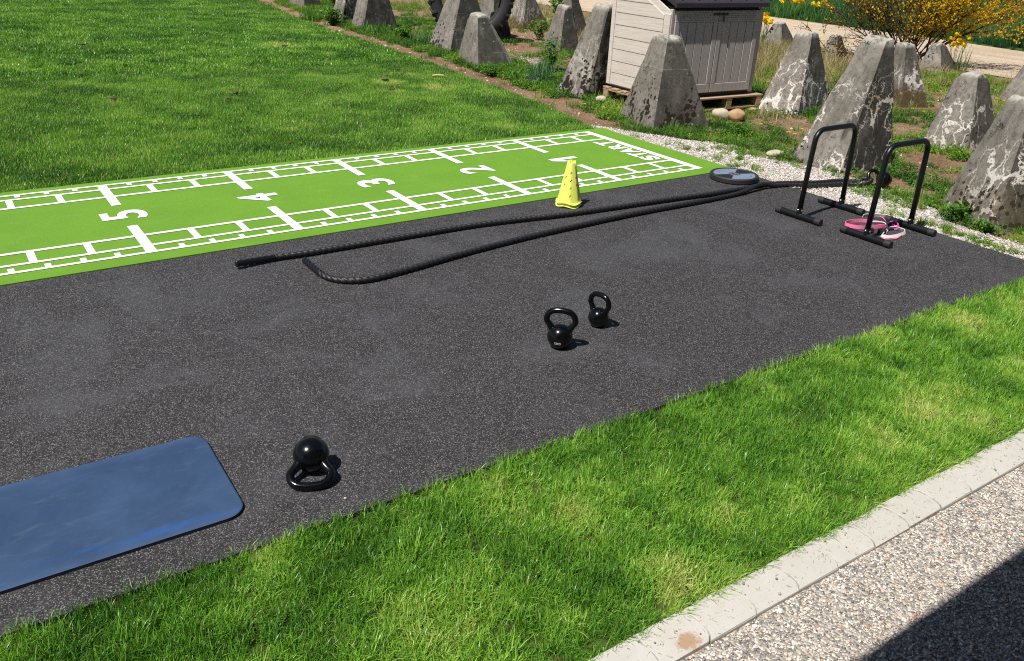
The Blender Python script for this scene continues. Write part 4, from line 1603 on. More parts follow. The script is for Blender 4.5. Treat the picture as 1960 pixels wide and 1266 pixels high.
# ------------------------------------------------------------------ parallette bars
def parallette(loc, rotz, label):
    root = empty('parallette_bar', loc, (0, 0, rotz))
    tag(root, label, 'exercise bar', 'pair of black parallette bars')
    x0, x1, H_, tr = -0.283, 0.283, 0.725, 0.0205
    fr = 0.0275
    zb = fr
    # inverted U of bent tube
    pts = [(x0, 0, zb + 0.02), (x0 + 0.012, 0, 0.38)]
    cr = 0.085
    xa, xb_ = x0 + 0.030, x1 - 0.030
    for k in range(9):
        a = math.pi - (math.pi / 2) * k / 8
        pts.append((xa + cr + cr * math.cos(a) - 0.006 * (1 - k / 8), 0, H_ - tr - cr + cr * math.sin(a)))
    for k in range(9):
        a = math.pi / 2 - (math.pi / 2) * k / 8
        pts.append((xb_ - cr + cr * math.cos(a) + 0.006 * (k / 8), 0, H_ - tr - cr + cr * math.sin(a)))
    pts += [(x1 - 0.012, 0, 0.38), (x1, 0, zb + 0.02)]
    MB().tube(pts, tr, 16).build('handle', M['powder'], root, True)
    for xf in (x0, x1):
        ft = MB().tube([(xf, -0.190, fr), (xf, 0.190, fr)], fr - 0.002, 18).build('foot', M['powder'], root, False)
        smooth_by_angle(ft)
        for s_ in (-1, 1):
            cp = MB().tube([(xf, s_ * 0.162, fr), (xf, s_ * 0.212, fr)], fr, 18).build('end_cap', M['rubber_cap'], ft)
            smooth_by_angle(cp)
        st = MB().tube([(xf, 0, fr + 0.01), (xf + (0.002 if xf < 0 else -0.002), 0, fr + 0.066)], 0.0235, 16).build('socket', M['powder'], root)
        smooth_by_angle(st)
        for s_ in (-1, 1):
            MB().lathe([(0.0001, 0.006), (0.006, 0.005), (0.0085, 0.0)], 8).build('bolt', M['zinc'], st, True, (xf + (0.024 if xf < 0 else -0.024) * 0 + 0.0, s_ * 0.0235, fr + 0.045), (R(-90) * s_, 0, 0))
        MB().lathe([(0.0001, 0.006), (0.006, 0.005), (0.0085, 0.0)], 8).build('bolt', M['zinc'], st, True, (xf - 0.0235, 0, fr + 0.05), (0, R(-90), 0))
    return root


parallette((-0.1415, -1.505, 0), R(1.5), 'black parallette bar on the left, standing behind the rope end')
parallette((-0.102, -2.103, 0), R(0), 'black parallette bar on the right, with pink and grey bands at its foot')


# ------------------------------------------------------------------ resistance bands and straps
def ribbon(name, pts, width, thick, mat, parent, closed=False, tilt=0.0):
    P3 = [Vector(p_) for p_ in pts]
    if closed:
        ext = P3[-2:] + P3 + P3[:2]
        c_ = catmull(ext, 0.012)
        # keep the middle part
        full = []
        L0 = len(catmull(P3[-2:] + [P3[0]], 0.012))
        path_ = []
        n_ = len(P3)
        for k in range(n_):
            p0, p1, p2, p3 = P3[k - 1], P3[k], P3[(k + 1) % n_], P3[(k + 2) % n_]
            for j in range(6):
                t = j / 6
                path_.append(0.5 * (2 * p1 + (p2 - p0) * t + (2 * p0 - 5 * p1 + 4 * p2 - p3) * t * t + (3 * p1 - p0 - 3 * p2 + p3) * t ** 3))
    else:
        path_ = catmull(pts, 0.012)
    N = len(path_)
    v, f = [], []
    for i_, p_ in enumerate(path_):
        if closed:
            t = (path_[(i_ + 1) % N] - path_[i_ - 1]).normalized()
        else:
            t = (path_[min(i_ + 1, N - 1)] - path_[max(i_ - 1, 0)]).normalized()
        up_ = Vector((0, 0, 1))
        sd_ = t.cross(up_).normalized()
        wv = (up_ * math.cos(tilt) + sd_ * math.sin(tilt)) * width / 2
        tv = (sd_ * math.cos(tilt) - up_ * math.sin(tilt)) * thick / 2
        v += [p_ - wv - tv, p_ + wv - tv, p_ + wv + tv, p_ - wv + tv]
    for i_ in range(N if closed else N - 1):
        j = (i_ + 1) % N
        for k in range(4):
            f.append((i_ * 4 + k, i_ * 4 + (k + 1) % 4, j * 4 + (k + 1) % 4, j * 4 + k))
    if not closed:
        f += [(3, 2, 1, 0), tuple((N - 1) * 4 + k for k in range(4))]
    return link(name, mesh_of(name, v, f, mat), parent)


pb = empty('resistance_band', (0, 0, 0))
tag(pb, 'pink looped resistance band lying behind the right bar foot', 'resistance band')
z = 0.016
ribbon('band_loop', [(-0.232, -1.845, z), (-0.215, -1.800, z), (-0.120, -1.785, z), (0.0, -1.835, z), (0.06, -1.93, z), (0.07, -1.99, z + 0.004), (0.0, -1.995, z + 0.004), (-0.10, -1.965, z), (-0.20, -1.915, z)],
       0.028, 0.004, M['pink_band'], pb, True)
ribbon('band_tail', [(0.05, -1.985, 0.03), (-0.03, -2.045, 0.010), (-0.17, -2.120, 0.006), (-0.235, -2.165, 0.005), (-0.15, -2.200, 0.005), (0.0, -2.160, 0.006)], 0.022, 0.004, M['pink_band'], pb, False, 1.2)
ribbon('band_tail', [(0.14, -1.87, 0.035), (0.10, -1.93, 0.040), (0.06, -1.985, 0.028)], 0.022, 0.004, M['pink_band'], pb, False, 0.7)
ribbon('band_knot', [(0.075, -1.975, 0.026), (0.10, -2.02, 0.040), (0.085, -2.070, 0.030), (0.045, -2.065, 0.022), (0.055, -2.01, 0.034)], 0.034, 0.006, M['magenta_band'], pb, False, 0.5)
MB().box(0.028, 0.078, -2.030, -1.972, 0.012, 0.048, 0.006).build('wrap', M['black_grip'], pb)
gs = empty('strap_trainer', (0, 0, 0))
tag(gs, 'grey exercise strap with black grips coiled around the pink band', 'exercise strap')
z = 0.014
ribbon('strap_loop', [(-0.09, -2.055, z + 0.01), (0.02, -2.060, z + 0.01), (0.075, -2.095, z), (0.065, -2.140, z), (0.0, -2.172, z), (-0.12, -2.178, z), (-0.20, -2.160, z), (-0.21, -2.125, z), (-0.15, -2.095, z + 0.005)],
       0.024, 0.005, M['grey_strap'], gs, True, 0.45)
ribbon('strap_run', [(0.045, -1.775, z + 0.02), (0.13, -1.800, z + 0.02), (0.215, -1.880, z + 0.02), (0.19, -1.96, z + 0.015)], 0.030, 0.005, M['grey_strap'], gs, False, 0.3)
ribbon('strap_run', [(-0.03, -1.90, z + 0.01), (0.02, -1.985, z + 0.02), (-0.05, -2.06, z + 0.01), (-0.15, -2.095, z)], 0.026, 0.005, M['grey_strap'], gs, False, 0.6)
for k, (cx, cy, r_) in enumerate(((0.215, -2.005, 0.036), (0.235, -1.985, 0.030))):
    ribbon('ring', [(cx + r_ * math.cos(a), cy + r_ * math.sin(a), 0.022 + 0.016 * k + 0.01 * math.sin(a)) for a in np.linspace(0, 2 * math.pi, 8, endpoint=False)], 0.010, 0.006, M['grey_strap'], gs, True, 0.3)
for (x, y, rz) in ((0.195, -1.935, -0.9), (-0.155, -2.085, -0.35), (-0.215, -2.015, -0.5)):
    o = MB().box(-0.034, 0.034, -0.016, 0.016, 0.0, 0.036, 0.007).build('grip', M['black_grip'], gs)
    o.location = (x, y, 0.008)
    o.rotation_euler = (0, 0, rz)


# ------------------------------------------------------------------ marker cones
def cone(zoff, label, first=True):
    root = empty('marker_cone', (-1.872, -0.378, zoff), (0, 0, R(-12)))
    tag(root, label, 'marker cone', 'stacked yellow marker cones')
    NA = 64
    v, f = [], []
    H_ = 0.338
    lev = [(0.010, 0), (0.020, 0), (0.06, 0), (0.14, 0), (0.22, 0), (0.29, 0), (0.318, 0), (H_, 0)]

    def rad(a, z):
        t = z / H_
        base = 0.100 * (1 - t) + 0.031 * t
        # rounded octagon
        k = math.cos(math.pi / 8) / math.cos(((a + math.pi / 8) % (math.pi / 4)) - math.pi / 8)
        return base * (0.6 * k + 0.4)
    rings = []
    # flange with a wavy rim
    for (r_, w_) in ((0.105, 1.0), (0.1035, 0.9), (0.1015, 0.5)):
        ring = []
        for k in range(NA):
            a = 2 * math.pi * k / NA
            wave = 0.5 + 0.5 * math.cos(4 * a)
            ring.append((r_ * (1 + 0.04 * wave) * math.cos(a), r_ * (1 + 0.04 * wave) * math.sin(a), 0.003 + 0.016 * (1 - wave) * w_))
        rings.append(ring)
    for z, _ in lev:
        rings.append([(rad(2 * math.pi * k / NA, z) * math.cos(2 * math.pi * k / NA), rad(2 * math.pi * k / NA, z) * math.sin(2 * math.pi * k / NA), max(z, 0.010)) for k in range(NA)])
    for r_ in rings:
        v += r_
    for i_ in range(len(rings) - 1):
        for k in range(NA):
            # crenellated top: leave out notches in the last band
            if i_ == len(rings) - 2 and (k % 16) in (6, 7, 8, 9):
                continue
            f.append((i_ * NA + k, i_ * NA + (k + 1) % NA, (i_ + 1) * NA + (k + 1) % NA, (i_ + 1) * NA + k))
    o = link('shell', mesh_of('shell', v, f, M['neon'], True), root)
    sm = o.modifiers.new('wall', 'SOLIDIFY')
    sm.thickness = 0.0025
    sm.offset = -1
    # slots for bars: short dark slits in pairs
    sl_ = MB().box(-0.0035, 0.0035, -0.0006, 0.0006, -0.006, 0.006)
    slm = sl_.mesh('slot', M['cone_hole'])
    if first:
        for a_i in range(8):
            a = 2 * math.pi * (a_i + 0.5) / 8
            for zz in ((0.07, 0.13, 0.19, 0.25) if a_i % 2 else (0.155, 0.215)):
                for da, dz_ in ((-0.055, -0.004), (0.055, 0.004)):
                    r_ = rad(a + da, zz + dz_) + 0.0006
                    aa = a + da * (0.06 / max(r_, 0.02)) * 0.9
                    link('slot', slm, root, (r_ * math.cos(aa), r_ * math.sin(aa), zz + dz_), (0, -0.17, aa + math.pi / 2))
    return root


cone(0.0, 'lower yellow marker cone, only its flared foot showing under the upper', False)
cone(0.026, 'upper yellow marker cone with slots, stacked on another beside the rope')


# ------------------------------------------------------------------ bumper plate
pl = empty('weight_plate', (0.030, -0.412, 0.0), (0, 0, R(-83)))
tag(pl, 'round black rubber weight plate with blue-grey face lying at the turf corner', 'weight plate')
PR = 0.222
MB().lathe([(0.026, 0.0), (PR - 0.01, 0.0), (PR, 0.010), (PR, 0.044), (PR - 0.008, 0.052), (PR - 0.022, 0.052), (PR - 0.030, 0.046), (0.040, 0.044), (0.030, 0.044), (0.026, 0.040), (0.026, 0.0)], 72).build('body', M['plate_rubber'], pl, False)
smooth_by_angle(pl.children[0], 35)


def lobe(a0, a1, name='face_inlay'):
    v, f = [], []
    n_ = 28
    for k in range(n_ + 1):
        a = a0 + (a1 - a0) * k / n_
        for r_ in (0.052, PR - 0.032):
            # straight sides towards the grips
            v.append((r_ * math.cos(a), r_ * math.sin(a), 0.0475))
    for k in range(n_):
        f.append((2 * k, 2 * k + 1, 2 * k + 3, 2 * k + 2))
    return link(name, mesh_of(name, v, f, M['plate_grey']), pl)


for k in (0, 1):
    lobe(R(-62) + k * math.pi, R(62) + k * math.pi)
    # raised bars around the grip openings
    g0 = R(90) + k * math.pi
    c_, s_ = math.cos(g0), math.sin(g0)
    hb = MB()
    poly = []
    for aa, rr_ in ((-24, 0.075), (-26, 0.165), (-10, 0.178), (10, 0.178), (26, 0.165), (24, 0.075), (0, 0.066)):
        poly.append((rr_ * math.cos(g0 + R(aa)), rr_ * math.sin(g0 + R(aa))))
    hb.prism(poly, 0.0445, 0.0465)
    hb.build('grip_recess', M['black_grip'], pl)
MB().lathe([(0.026, 0.046), (0.030, 0.0495), (0.042, 0.0495), (0.046, 0.046)], 40).build('hub_ring', M['zinc'], pl, True)
# worn raised marks on the inlay, not legible in the photograph
for k, base in ((0, 0.0), (1, math.pi)):
    for j in range(7):
        a = base + R(-34 + j * 11)
        w_ = random.Random(j + 9 * k).uniform(0.006, 0.011)
        MB().box(-w_ / 2, w_ / 2, -0.007, 0.007, 0.0478, 0.0486).build('raised_mark', M['plate_mark'], pl, False, (0.155 * math.cos(a), 0.155 * math.sin(a), 0), (0, 0, a + math.pi / 2))


# ------------------------------------------------------------------ blue exercise mat
bmx = empty('exercise_mat', (-6.225, -2.640, 0.0), (0, 0, R(-0.4)))
tag(bmx, 'dusty dark blue foam exercise mat with rounded corners on the rubber floor', 'exercise mat')
hx, hy, cr = 0.90, 0.308, 0.075
poly = []
for (sx, sy, a0) in ((1, -1, -90), (1, 1, 0), (-1, 1, 90), (-1, -1, 180)):
    for k in range(9):
        a = R(a0 + 90 * k / 8)
        poly.append((sx * (hx - cr) + cr * math.cos(a), sy * (hy - cr) + cr * math.sin(a)))
MB().prism(poly, 0.001, 0.0135).build('foam_body', M['mat_edge'], bmx)
cv_ = MB()
n_ = len(poly)
tp = [(x, y, 0.0138) for x, y in poly]
inn = [(x * (1 - 0.004 / hx), y * (1 - 0.004 / hy), 0.0160) for x, y in poly]
cv_.add(tp + inn, [(k, (k + 1) % n_, n_ + (k + 1) % n_, n_ + k) for k in range(n_)] + [tuple(range(n_, 2 * n_))])
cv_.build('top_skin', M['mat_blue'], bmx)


# ------------------------------------------------------------------ house behind the camera, whose eave shades the drive
house = empty('house', (0, -6.9, -0.03))
tag(house, 'house wall and wide tiled eave behind the viewer, shading the gravel drive', 'house')
MB().box(-16, 9, -8.0, 0.0, 0.0, 3.05).build('wall', M['house_wall'], house)
EY = 6.9 - 5.02
rfm = MB()
rfm.add([(-16.4, EY, 3.02), (9.4, EY, 3.02), (9.4, EY, 3.16), (-16.4, EY, 3.16), (-16.4, -4, 5.0), (9.4, -4, 5.0), (9.4, -4, 5.14), (-16.4, -4, 5.14)],
        [(0, 1, 5, 4), (3, 7, 6, 2), (0, 3, 2, 1), (4, 5, 6, 7), (0, 4, 7, 3), (1, 2, 6, 5)])
rfo = rfm.build('roof', M['roof_tile'], house)
rfm2 = MB()
rfm2.add([(-16.4, -4.0, 5.0), (9.4, -4.0, 5.0), (9.4, -4.0, 5.14), (-16.4, -4.0, 5.14), (-16.4, -9.5, 3.02), (9.4, -9.5, 3.02), (9.4, -9.5, 3.16), (-16.4, -9.5, 3.16)],
         [(4, 5, 1, 0), (2, 6, 7, 3), (0, 1, 2, 3), (5, 4, 7, 6), (3, 7, 4, 0), (5, 6, 2, 1)])
rfm2.build('roof', M['roof_tile'], house)
MB().tube([(-16.4, EY + 0.06, 3.03), (9.4, EY + 0.06, 3.03)], 0.055, 10).build('gutter', M['shed_dark'], rfo, True)
dr = MB().box(-3.0, -2.05, 0.002, 0.06, 0.02, 2.1, 0.005).build('door', M['door_wood'], house)
MB().tube([(-2.15, 0.07, 1.0), (-2.15, 0.11, 1.0), (-2.27, 0.11, 1.0)], 0.01, 8).build('door_handle', M['zinc'], dr, True)
for x0 in (-8.5, 0.5, 4.5):
    wf = MB().box(x0, x0 + 1.3, 0.002, 0.05, 0.95, 2.15, 0.004).build('window', M['print_white'], house)
    for j in (0, 1):
        MB().box(x0 + 0.08 + j * 0.59, x0 + 0.63 + j * 0.59, 0.0505, 0.056, 1.03, 2.07).build('pane', M['glass'], wf)


# ------------------------------------------------------------------ verge weeds, straw, crop (uncountable)
WEED = [blade_clump('weed_clump', 26, 0.055, 0.05, 0.15, 0.0075, 0.55, M['weed_blade'], 600 + s, 3) for s in range(5)]


def leaf_cluster(name, nl, spread, h0, h1, lw, ll, mat, seed, droop=0.6, stems=False):
    """many small pointed leaves spread through a low dome"""
    rr = random.Random(seed)
    v, f, bl = [], [], []
    for _ in range(nl):
        a = rr.uniform(0, 2 * math.pi)
        r_ = spread * math.sqrt(rr.random())
        h = rr.uniform(h0, h1) * (1 - 0.55 * (r_ / spread) ** 2)
        c_ = Vector((r_ * math.cos(a), r_ * math.sin(a), h))
        d_ = Vector((math.cos(a) + rr.uniform(-0.9, 0.9), math.sin(a) + rr.uniform(-0.9, 0.9), rr.uniform(-droop, droop * 0.9))).normalized()
        up_ = Vector((rr.uniform(-0.5, 0.5), rr.uniform(-0.5, 0.5), 1))
        sd_ = d_.cross(up_).normalized()
        nn = sd_.cross(d_)
        L_ = ll * rr.uniform(0.6, 1.25)
        W_ = lw * rr.uniform(0.7, 1.2)
        b = len(v)
        v += [c_, c_ + d_ * L_ * 0.45 + sd_ * W_ / 2 + nn * L_ * 0.08, c_ + d_ * L_ - nn * L_ * 0.10, c_ + d_ * L_ * 0.45 - sd_ * W_ / 2 + nn * L_ * 0.08, c_ + d_ * L_ * 0.45]
        f += [(b, b + 1, b + 4), (b + 1, b + 2, b + 4), (b + 2, b + 3, b + 4), (b + 3, b, b + 4)]
        bl += [rr.random()] * 5
    me = mesh_of(name, v, f, mat, True)
    at = me.attributes.new('bl', 'FLOAT', 'POINT')
    at.data.foreach_set('value', np.asarray(bl, np.float32))
    return me


LEAFY = [leaf_cluster('leafy_weed', 60, 0.075, 0.01, 0.075, 0.018, 0.035, M['weed_blade'], 640 + s) for s in range(4)]
STRAW = [blade_clump('straw_clump', 30, 0.07, 0.10, 0.34, 0.0055, 0.60, M['straw_blade'], 680 + s, 3, 0.9) for s in range(4)]
p = rand_pts(52000, 0.35, 10.4, -3.6, 19)
d = p[:, 0] - lawn_edge_x(p[:, 1])
d = np.where(p[:, 1] < 2.0, p[:, 0] - strip_edge_x(p[:, 1]) - 0.10 + 0.10, d)
mk = vnoise(p[:, 0], p[:, 1], 0.75, 51, 3)
mk2 = vnoise(p[:, 0], p[:, 1], 3.1, 52, 2)
dens = np.clip((mk * 0.6 + mk2 * 0.4 - 0.36) * 4.5, 0, 1)
# lush band along the row of pyramids, bare soil strip along the lawn edge
bandw = 0.36 + 0.18 * vnoise(p[:, 1], p[:, 1] * 0, 1.3, 5)
lush = np.exp(-((d - 0.85) / 0.60) ** 2) * (p[:, 1] > 2) * 1.1
dens = np.maximum(dens, lush * 0.95)
dens = np.where((p[:, 1] > 1.9) & (d < bandw), 0.02, dens)
dens = np.where((p[:, 1] < 1.9) & (d < 0.05), 0.05, dens)
lush2 = np.exp(-(((p[:, 0] - 1.75) / 0.55) ** 2 + ((p[:, 1] - 0.75) / 0.55) ** 2))
dens = np.maximum(dens, lush2)
for (bx_, by_, rx, ry) in ((5.0, 10.3, 1.1, 1.6), (3.6, 8.2, 0.8, 1.2), (2.85, 7.0, 0.30, 0.9), (1.22, 3.45, 0.25, 0.35), (4.15, 0.40, 0.5, 0.3), (5.7, 1.0, 0.6, 0.5), (1.45, -1.1, 0.18, 0.3)):
    e = ((p[:, 0] - bx_) / rx) ** 2 + ((p[:, 1] - by_) / ry) ** 2
    dens = np.where(e < 1, dens * np.clip(e, 0, 1) ** 2 * 0.6, dens)
dens *= np.where(p[:, 0] > 4.5, np.where(p[:, 1] > 2.5, 0.55, 0.42), 1.0)
ok = (rng.random(len(p)) < dens) & ~inside_solid(p) & (d > -0.02) & (p[:, 0] < 9.5 + 0.5 * vnoise(p[:, 1], p[:, 1] * 0, 0.8, 3))
p = p[ok]
n = len(p)
dry = vnoise(p[:, 0], p[:, 1], 0.55, 71, 2)
far = np.clip((p[:, 0] - 4.0) / 3.0, 0, 1)
ti = np.clip(0.40 + 0.9 * (vnoise(p[:, 0], p[:, 1], 2.3, 72) - 0.5) + 0.25 * far + rng.normal(0, 0.08, n), 0, 1)
kindsel = rng.random(n)
isdry = rng.random(n) < np.where(p[:, 1] > 2.2 + 0.12 * p[:, 0], np.clip(far * 0.85 * (dry * 1.6 - 0.25), 0.0, 0.62), 0.06 * far)
isleaf = (~isdry) & (kindsel < 0.38)
isgr = ~(isdry | isleaf)
sc = rng.uniform(0.55, 1.25, n)
sc *= np.where((p[:, 1] > 2.2) | (p[:, 0] > 3), 1.0, 0.8)
P3 = np.column_stack([p, np.full(n, -0.045)])
scatter('verge_grass', P3[isgr], rand_rot(isgr.sum(), 0.15), sc[isgr], ti[isgr], WEED)
scatter('verge_weeds', P3[isleaf], rand_rot(isleaf.sum(), 0.15), sc[isleaf] * 1.1, np.clip(ti[isleaf] - 0.08, 0, 1), LEAFY)
scatter('dry_grass', P3[isdry], rand_rot(isdry.sum(), 0.2), sc[isdry], rng.random(isdry.sum()), STRAW)

# sprigs growing in the gravel strip
p = rand_pts(420, 0.40, 1.2, -3.0, 1.9)
ok = (vnoise(p[:, 0], p[:, 1], 3.5, 91) > 0.60)
p = np.concatenate([p[ok], rng.normal(0, 1, (46, 2)) * np.array([0.05, 0.22]) + np.array([1.06, 0.32]), rng.normal(0, 1, (60, 2)) * np.array([0.10, 0.20]) + np.array([0.98, -1.45]),
                    rng.normal(0, 1, (60, 2)) * np.array([0.05, 0.25]) + np.array([0.50, -2.35])])
n = len(p)
scatter('gravel_sprigs', np.column_stack([p, np.full(n, -0.03)]), rand_rot(n, 0.2), rng.uniform(0.3, 0.7, n), np.clip(rng.normal(0.5, 0.15, n), 0, 1), LEAFY + WEED)

# crop field beyond the path
CROP = [blade_clump('crop_clump', 30, 0.16, 0.25, 0.55, 0.020, 0.42, M['crop_blade'], 720 + s, 3, 0.8) for s in range(5)]
p = rand_pts(60000, 13.5, 52, -4, 42)
fe = np.interp(p[:, 1], [-40, -2, 4, 7, 12, 45], [13.0, 14.2, 15.2, 15.75, 16.0, 17.5]) + 0.35 * (vnoise(p[:, 1], p[:, 1] * 0, 0.9, 3) - 0.3)
dd = p[:, 0] - fe
vis = np.abs(p[:, 1] - (-5.5 + (p[:, 0] + 6) * 0.62)) < 0.42 * (p[:, 0] + 6)
ok = (dd > 0) & vis & (rng.random(len(p)) < np.clip(1.15 - dd / 50, 0.4, 1))
p, dd = p[ok], dd[ok]
n = len(p)
hs = np.clip(0.35 + dd * 0.5, 0.35, 1.0) * (0.7 + 0.5 * vnoise(p[:, 0], p[:, 1], 0.5, 19))
ti = np.clip(0.45 + 1.0 * (vnoise(p[:, 0], p[:, 1], 0.45, 17) - 0.5) + rng.normal(0, 0.1, n), 0, 1)
scatter('field_crop', np.column_stack([p, np.full(n, -0.04)]), rand_rot(n, 0.12), hs * rng.uniform(0.8, 1.2, n), ti, CROP)


# ------------------------------------------------------------------ plants that stand out singly
def set_bl(me, bl):
    at = me.attributes.new('bl', 'FLOAT', 'POINT')
    at.data.foreach_set('value', np.asarray(bl, np.float32))


def leafy_bush(loc, h, spread, label, mat='broad_leaf', seed=1, nst=9, ll=0.05):
    rr = random.Random(seed)
    root = empty('leafy_plant', loc)
    tag(root, label, 'plant', 'weeds and garden plants along the pyramids')
    stems = MB()
    v, f, bl = [], [], []
    for _ in range(nst):
        a = rr.uniform(0, 2 * math.pi)
        hh = h * rr.uniform(0.55, 1.0)
        tip = Vector((math.cos(a) * spread * rr.uniform(0.2, 1), math.sin(a) * spread * rr.uniform(0.2, 1), hh))
        b0 = Vector((rr.uniform(-0.3, 0.3) * spread * 0.3, rr.uniform(-0.3, 0.3) * spread * 0.3, -0.02))
        pts = [b0.lerp(tip, t) + Vector((0, 0, 0.15 * hh * math.sin(t * math.pi))) for t in np.linspace(0, 1, 5)]
        stems.tube(pts, [0.004, 0.0035, 0.003, 0.002, 0.001], 5)
        for j in range(int(14 * hh / 0.3) + 8):
            t = rr.uniform(0.12, 1.0)
            k = min(int(t * 4), 3)
            c_ = pts[k].lerp(pts[k + 1], t * 4 - k)
            d_ = Vector((rr.uniform(-1, 1), rr.uniform(-1, 1), rr.uniform(-0.4, 0.6))).normalized()
            up_ = Vector((rr.uniform(-0.4, 0.4), rr.uniform(-0.4, 0.4), 1))
            sd_ = d_.cross(up_).normalized()
            nn = sd_.cross(d_)
            L_ = ll * rr.uniform(0.6, 1.3)
            W_ = L_ * rr.uniform(0.4, 0.6)
            b = len(v)
            v += [c_, c_ + d_ * L_ * 0.45 + sd_ * W_ / 2 + nn * L_ * 0.1, c_ + d_ * L_ - nn * L_ * 0.1, c_ + d_ * L_ * 0.45 - sd_ * W_ / 2 + nn * L_ * 0.1, c_ + d_ * L_ * 0.45]
            f += [(b, b + 1, b + 4), (b + 1, b + 2, b + 4), (b + 2, b + 3, b + 4), (b + 3, b, b + 4)]
            bl += [rr.random()] * 5
    stems.build('stems', M['stem_green'], root, True)
    me = mesh_of('foliage', v, f, M[mat], True)
    set_bl(me, bl)
    tag(link('foliage', me, root), kind='stuff')
    return root


def tuft(loc, nb, spread, h0, h1, wid, mat, label, seed, lean=0.5):
    me = blade_clump('grass_tuft', nb, spread, h0, h1, wid, lean, M[mat], seed, 4, 0.9)
    o = link('grass_tuft', me, None, loc)
    tag(o, label, 'plant', 'weeds and garden plants along the pyramids')
    return o


leafy_bush((2.30, 5.55, -0.04), 0.62, 0.22, 'leafy green bush growing left of the tall pyramid by the shed', seed=3, nst=13, ll=0.06)
leafy_bush((1.30, 5.72, -0.04), 0.20, 0.34, 'low bushy weed in front of the pyramid with broken crown', seed=4, nst=26, ll=0.045)
leafy_bush((1.47, 5.30, -0.04), 0.16, 0.28, 'low green weed beside the soil strip nearest the bare gravel patch', seed=5, nst=20, ll=0.045)
leafy_bush((1.76, 13.0, -0.04), 0.34, 0.34, 'broad-leaved clump at the foot of the narrow far pyramid', seed=6, nst=20, ll=0.09)
leafy_bush((2.05, 10.2, -0.04), 0.30, 0.34, 'dark leafy clump left of the tyre at the lawn edge', seed=7, nst=20, ll=0.08)
leafy_bush((1.62, 1.00, -0.04), 0.17, 0.24, 'dense dark green clover clump right of the shed pyramid', seed=8, nst=30, ll=0.035)
leafy_bush((0.95, -2.06, -0.03), 0.13, 0.16, 'bright green leafy weed at the left foot of the nearest right pyramid', seed=9, nst=18, ll=0.045)
leafy_bush((0.80, -2.42, -0.03), 0.10, 0.14, 'small weed under the front corner of the nearest right pyramid', seed=10, nst=12, ll=0.04)
leafy_bush((4.9, 9.5, -0.04), 0.45, 0.35, 'round green bush growing behind the mossy pyramid right of the tyre', seed=12, nst=20, ll=0.06)
leafy_bush((7.8, 12.6, -0.04), 0.8, 0.6, 'green bush at the top edge between the two far pyramids', seed=13, nst=30, ll=0.08)
tuft((1.72, 5.02, -0.04), 150, 0.20, 0.16, 0.40, 0.011, 'iris_leaf', 'blue-green tuft of long iris-like leaves near the leafy bush', 801)
tuft((2.10, 9.55, -0.04), 120, 0.22, 0.15, 0.36, 0.013, 'iris_leaf', 'blue-green grass tuft directly left of the tractor tyre', 802)
tuft((1.95, 11.2, -0.04), 160, 0.26, 0.15, 0.34, 0.014, 'broad_leaf', 'long-leaved green tuft in front of the broad dark pyramid', 803)
tuft((1.60, 14.0, -0.04), 160, 0.26, 0.15, 0.34, 0.014, 'broad_leaf', 'green grass tuft near the top left end of the pyramid row', 804)
tuft((2.62, 0.55, -0.04), 110, 0.20, 0.10, 0.26, 0.008, 'broad_leaf', 'upright green grass tuft left of the tallest pyramid', 805)
tuft((1.45, -1.75, -0.04), 90, 0.16, 0.08, 0.20, 0.007, 'broad_leaf', 'short green grass tuft between the two nearest right pyramids', 806)
tuft((1.12, 1.52, -0.03), 70, 0.12, 0.06, 0.16, 0.006, 'broad_leaf', 'grass tuft at the front foot of the pyramid before the shed', 807)
tuft((2.9, 1.55, -0.04), 110, 0.22, 0.08, 0.24, 0.006, 'straw_leaf', 'half-dry grass tuft in front of the shed pallet', 808)
tuft((5.6, 3.3, -0.04), 190, 0.42, 0.20, 0.55, 0.008, 'straw_leaf', 'tall straw-coloured grass tuft right of the shed corner', 809, 0.8)
tuft((7.6, 4.6, -0.04), 220, 0.6, 0.20, 0.60, 0.010, 'straw_leaf', 'wide straw-coloured grass stand before the sandy path', 810, 0.6)
tuft((0.90, 3.10, -0.03), 60, 0.12, 0.06, 0.16, 0.006, 'broad_leaf', 'small grass tuft on the soil left of the pallet', 811)


def dandelion(x, y, h, label):
    rr = random.Random(int(x * 1000 + y * 77))
    root = empty('dandelion', (x, y, -0.03))
    tag(root, label, 'flower', 'yellow dandelions')
    MB().tube([(0, 0, 0), (0.004, 0.002, h * 0.5), (0.006, 0.0, h)], 0.0022, 5).build('stem', M['stem_green'], root, True)
    v, f, bl = [], [], []
    for ring, (n_, L_, el) in enumerate(((14, 0.021, 0.12), (12, 0.017, 0.55), (8, 0.011, 1.0))):
        for k in range(n_):
            a = 2 * math.pi * (k + 0.5 * ring) / n_
            d_ = Vector((math.cos(a) * math.cos(el), math.sin(a) * math.cos(el), math.sin(el)))
            s_ = Vector((-math.sin(a), math.cos(a), 0)) * 0.0035
            c_ = Vector((0.006, 0, h + 0.001))
            b = len(v)
            v += [c_ - s_ * 0.5, c_ + s_ * 0.5, c_ + d_ * L_ + s_, c_ + d_ * L_ - s_]
            f.append((b, b + 1, b + 2, b + 3))
            bl += [rr.random()] * 4
    me = mesh_of('flower_head', v, f, M['dandelion_petal'])
    set_bl(me, bl)
    link('flower_head', me, root)


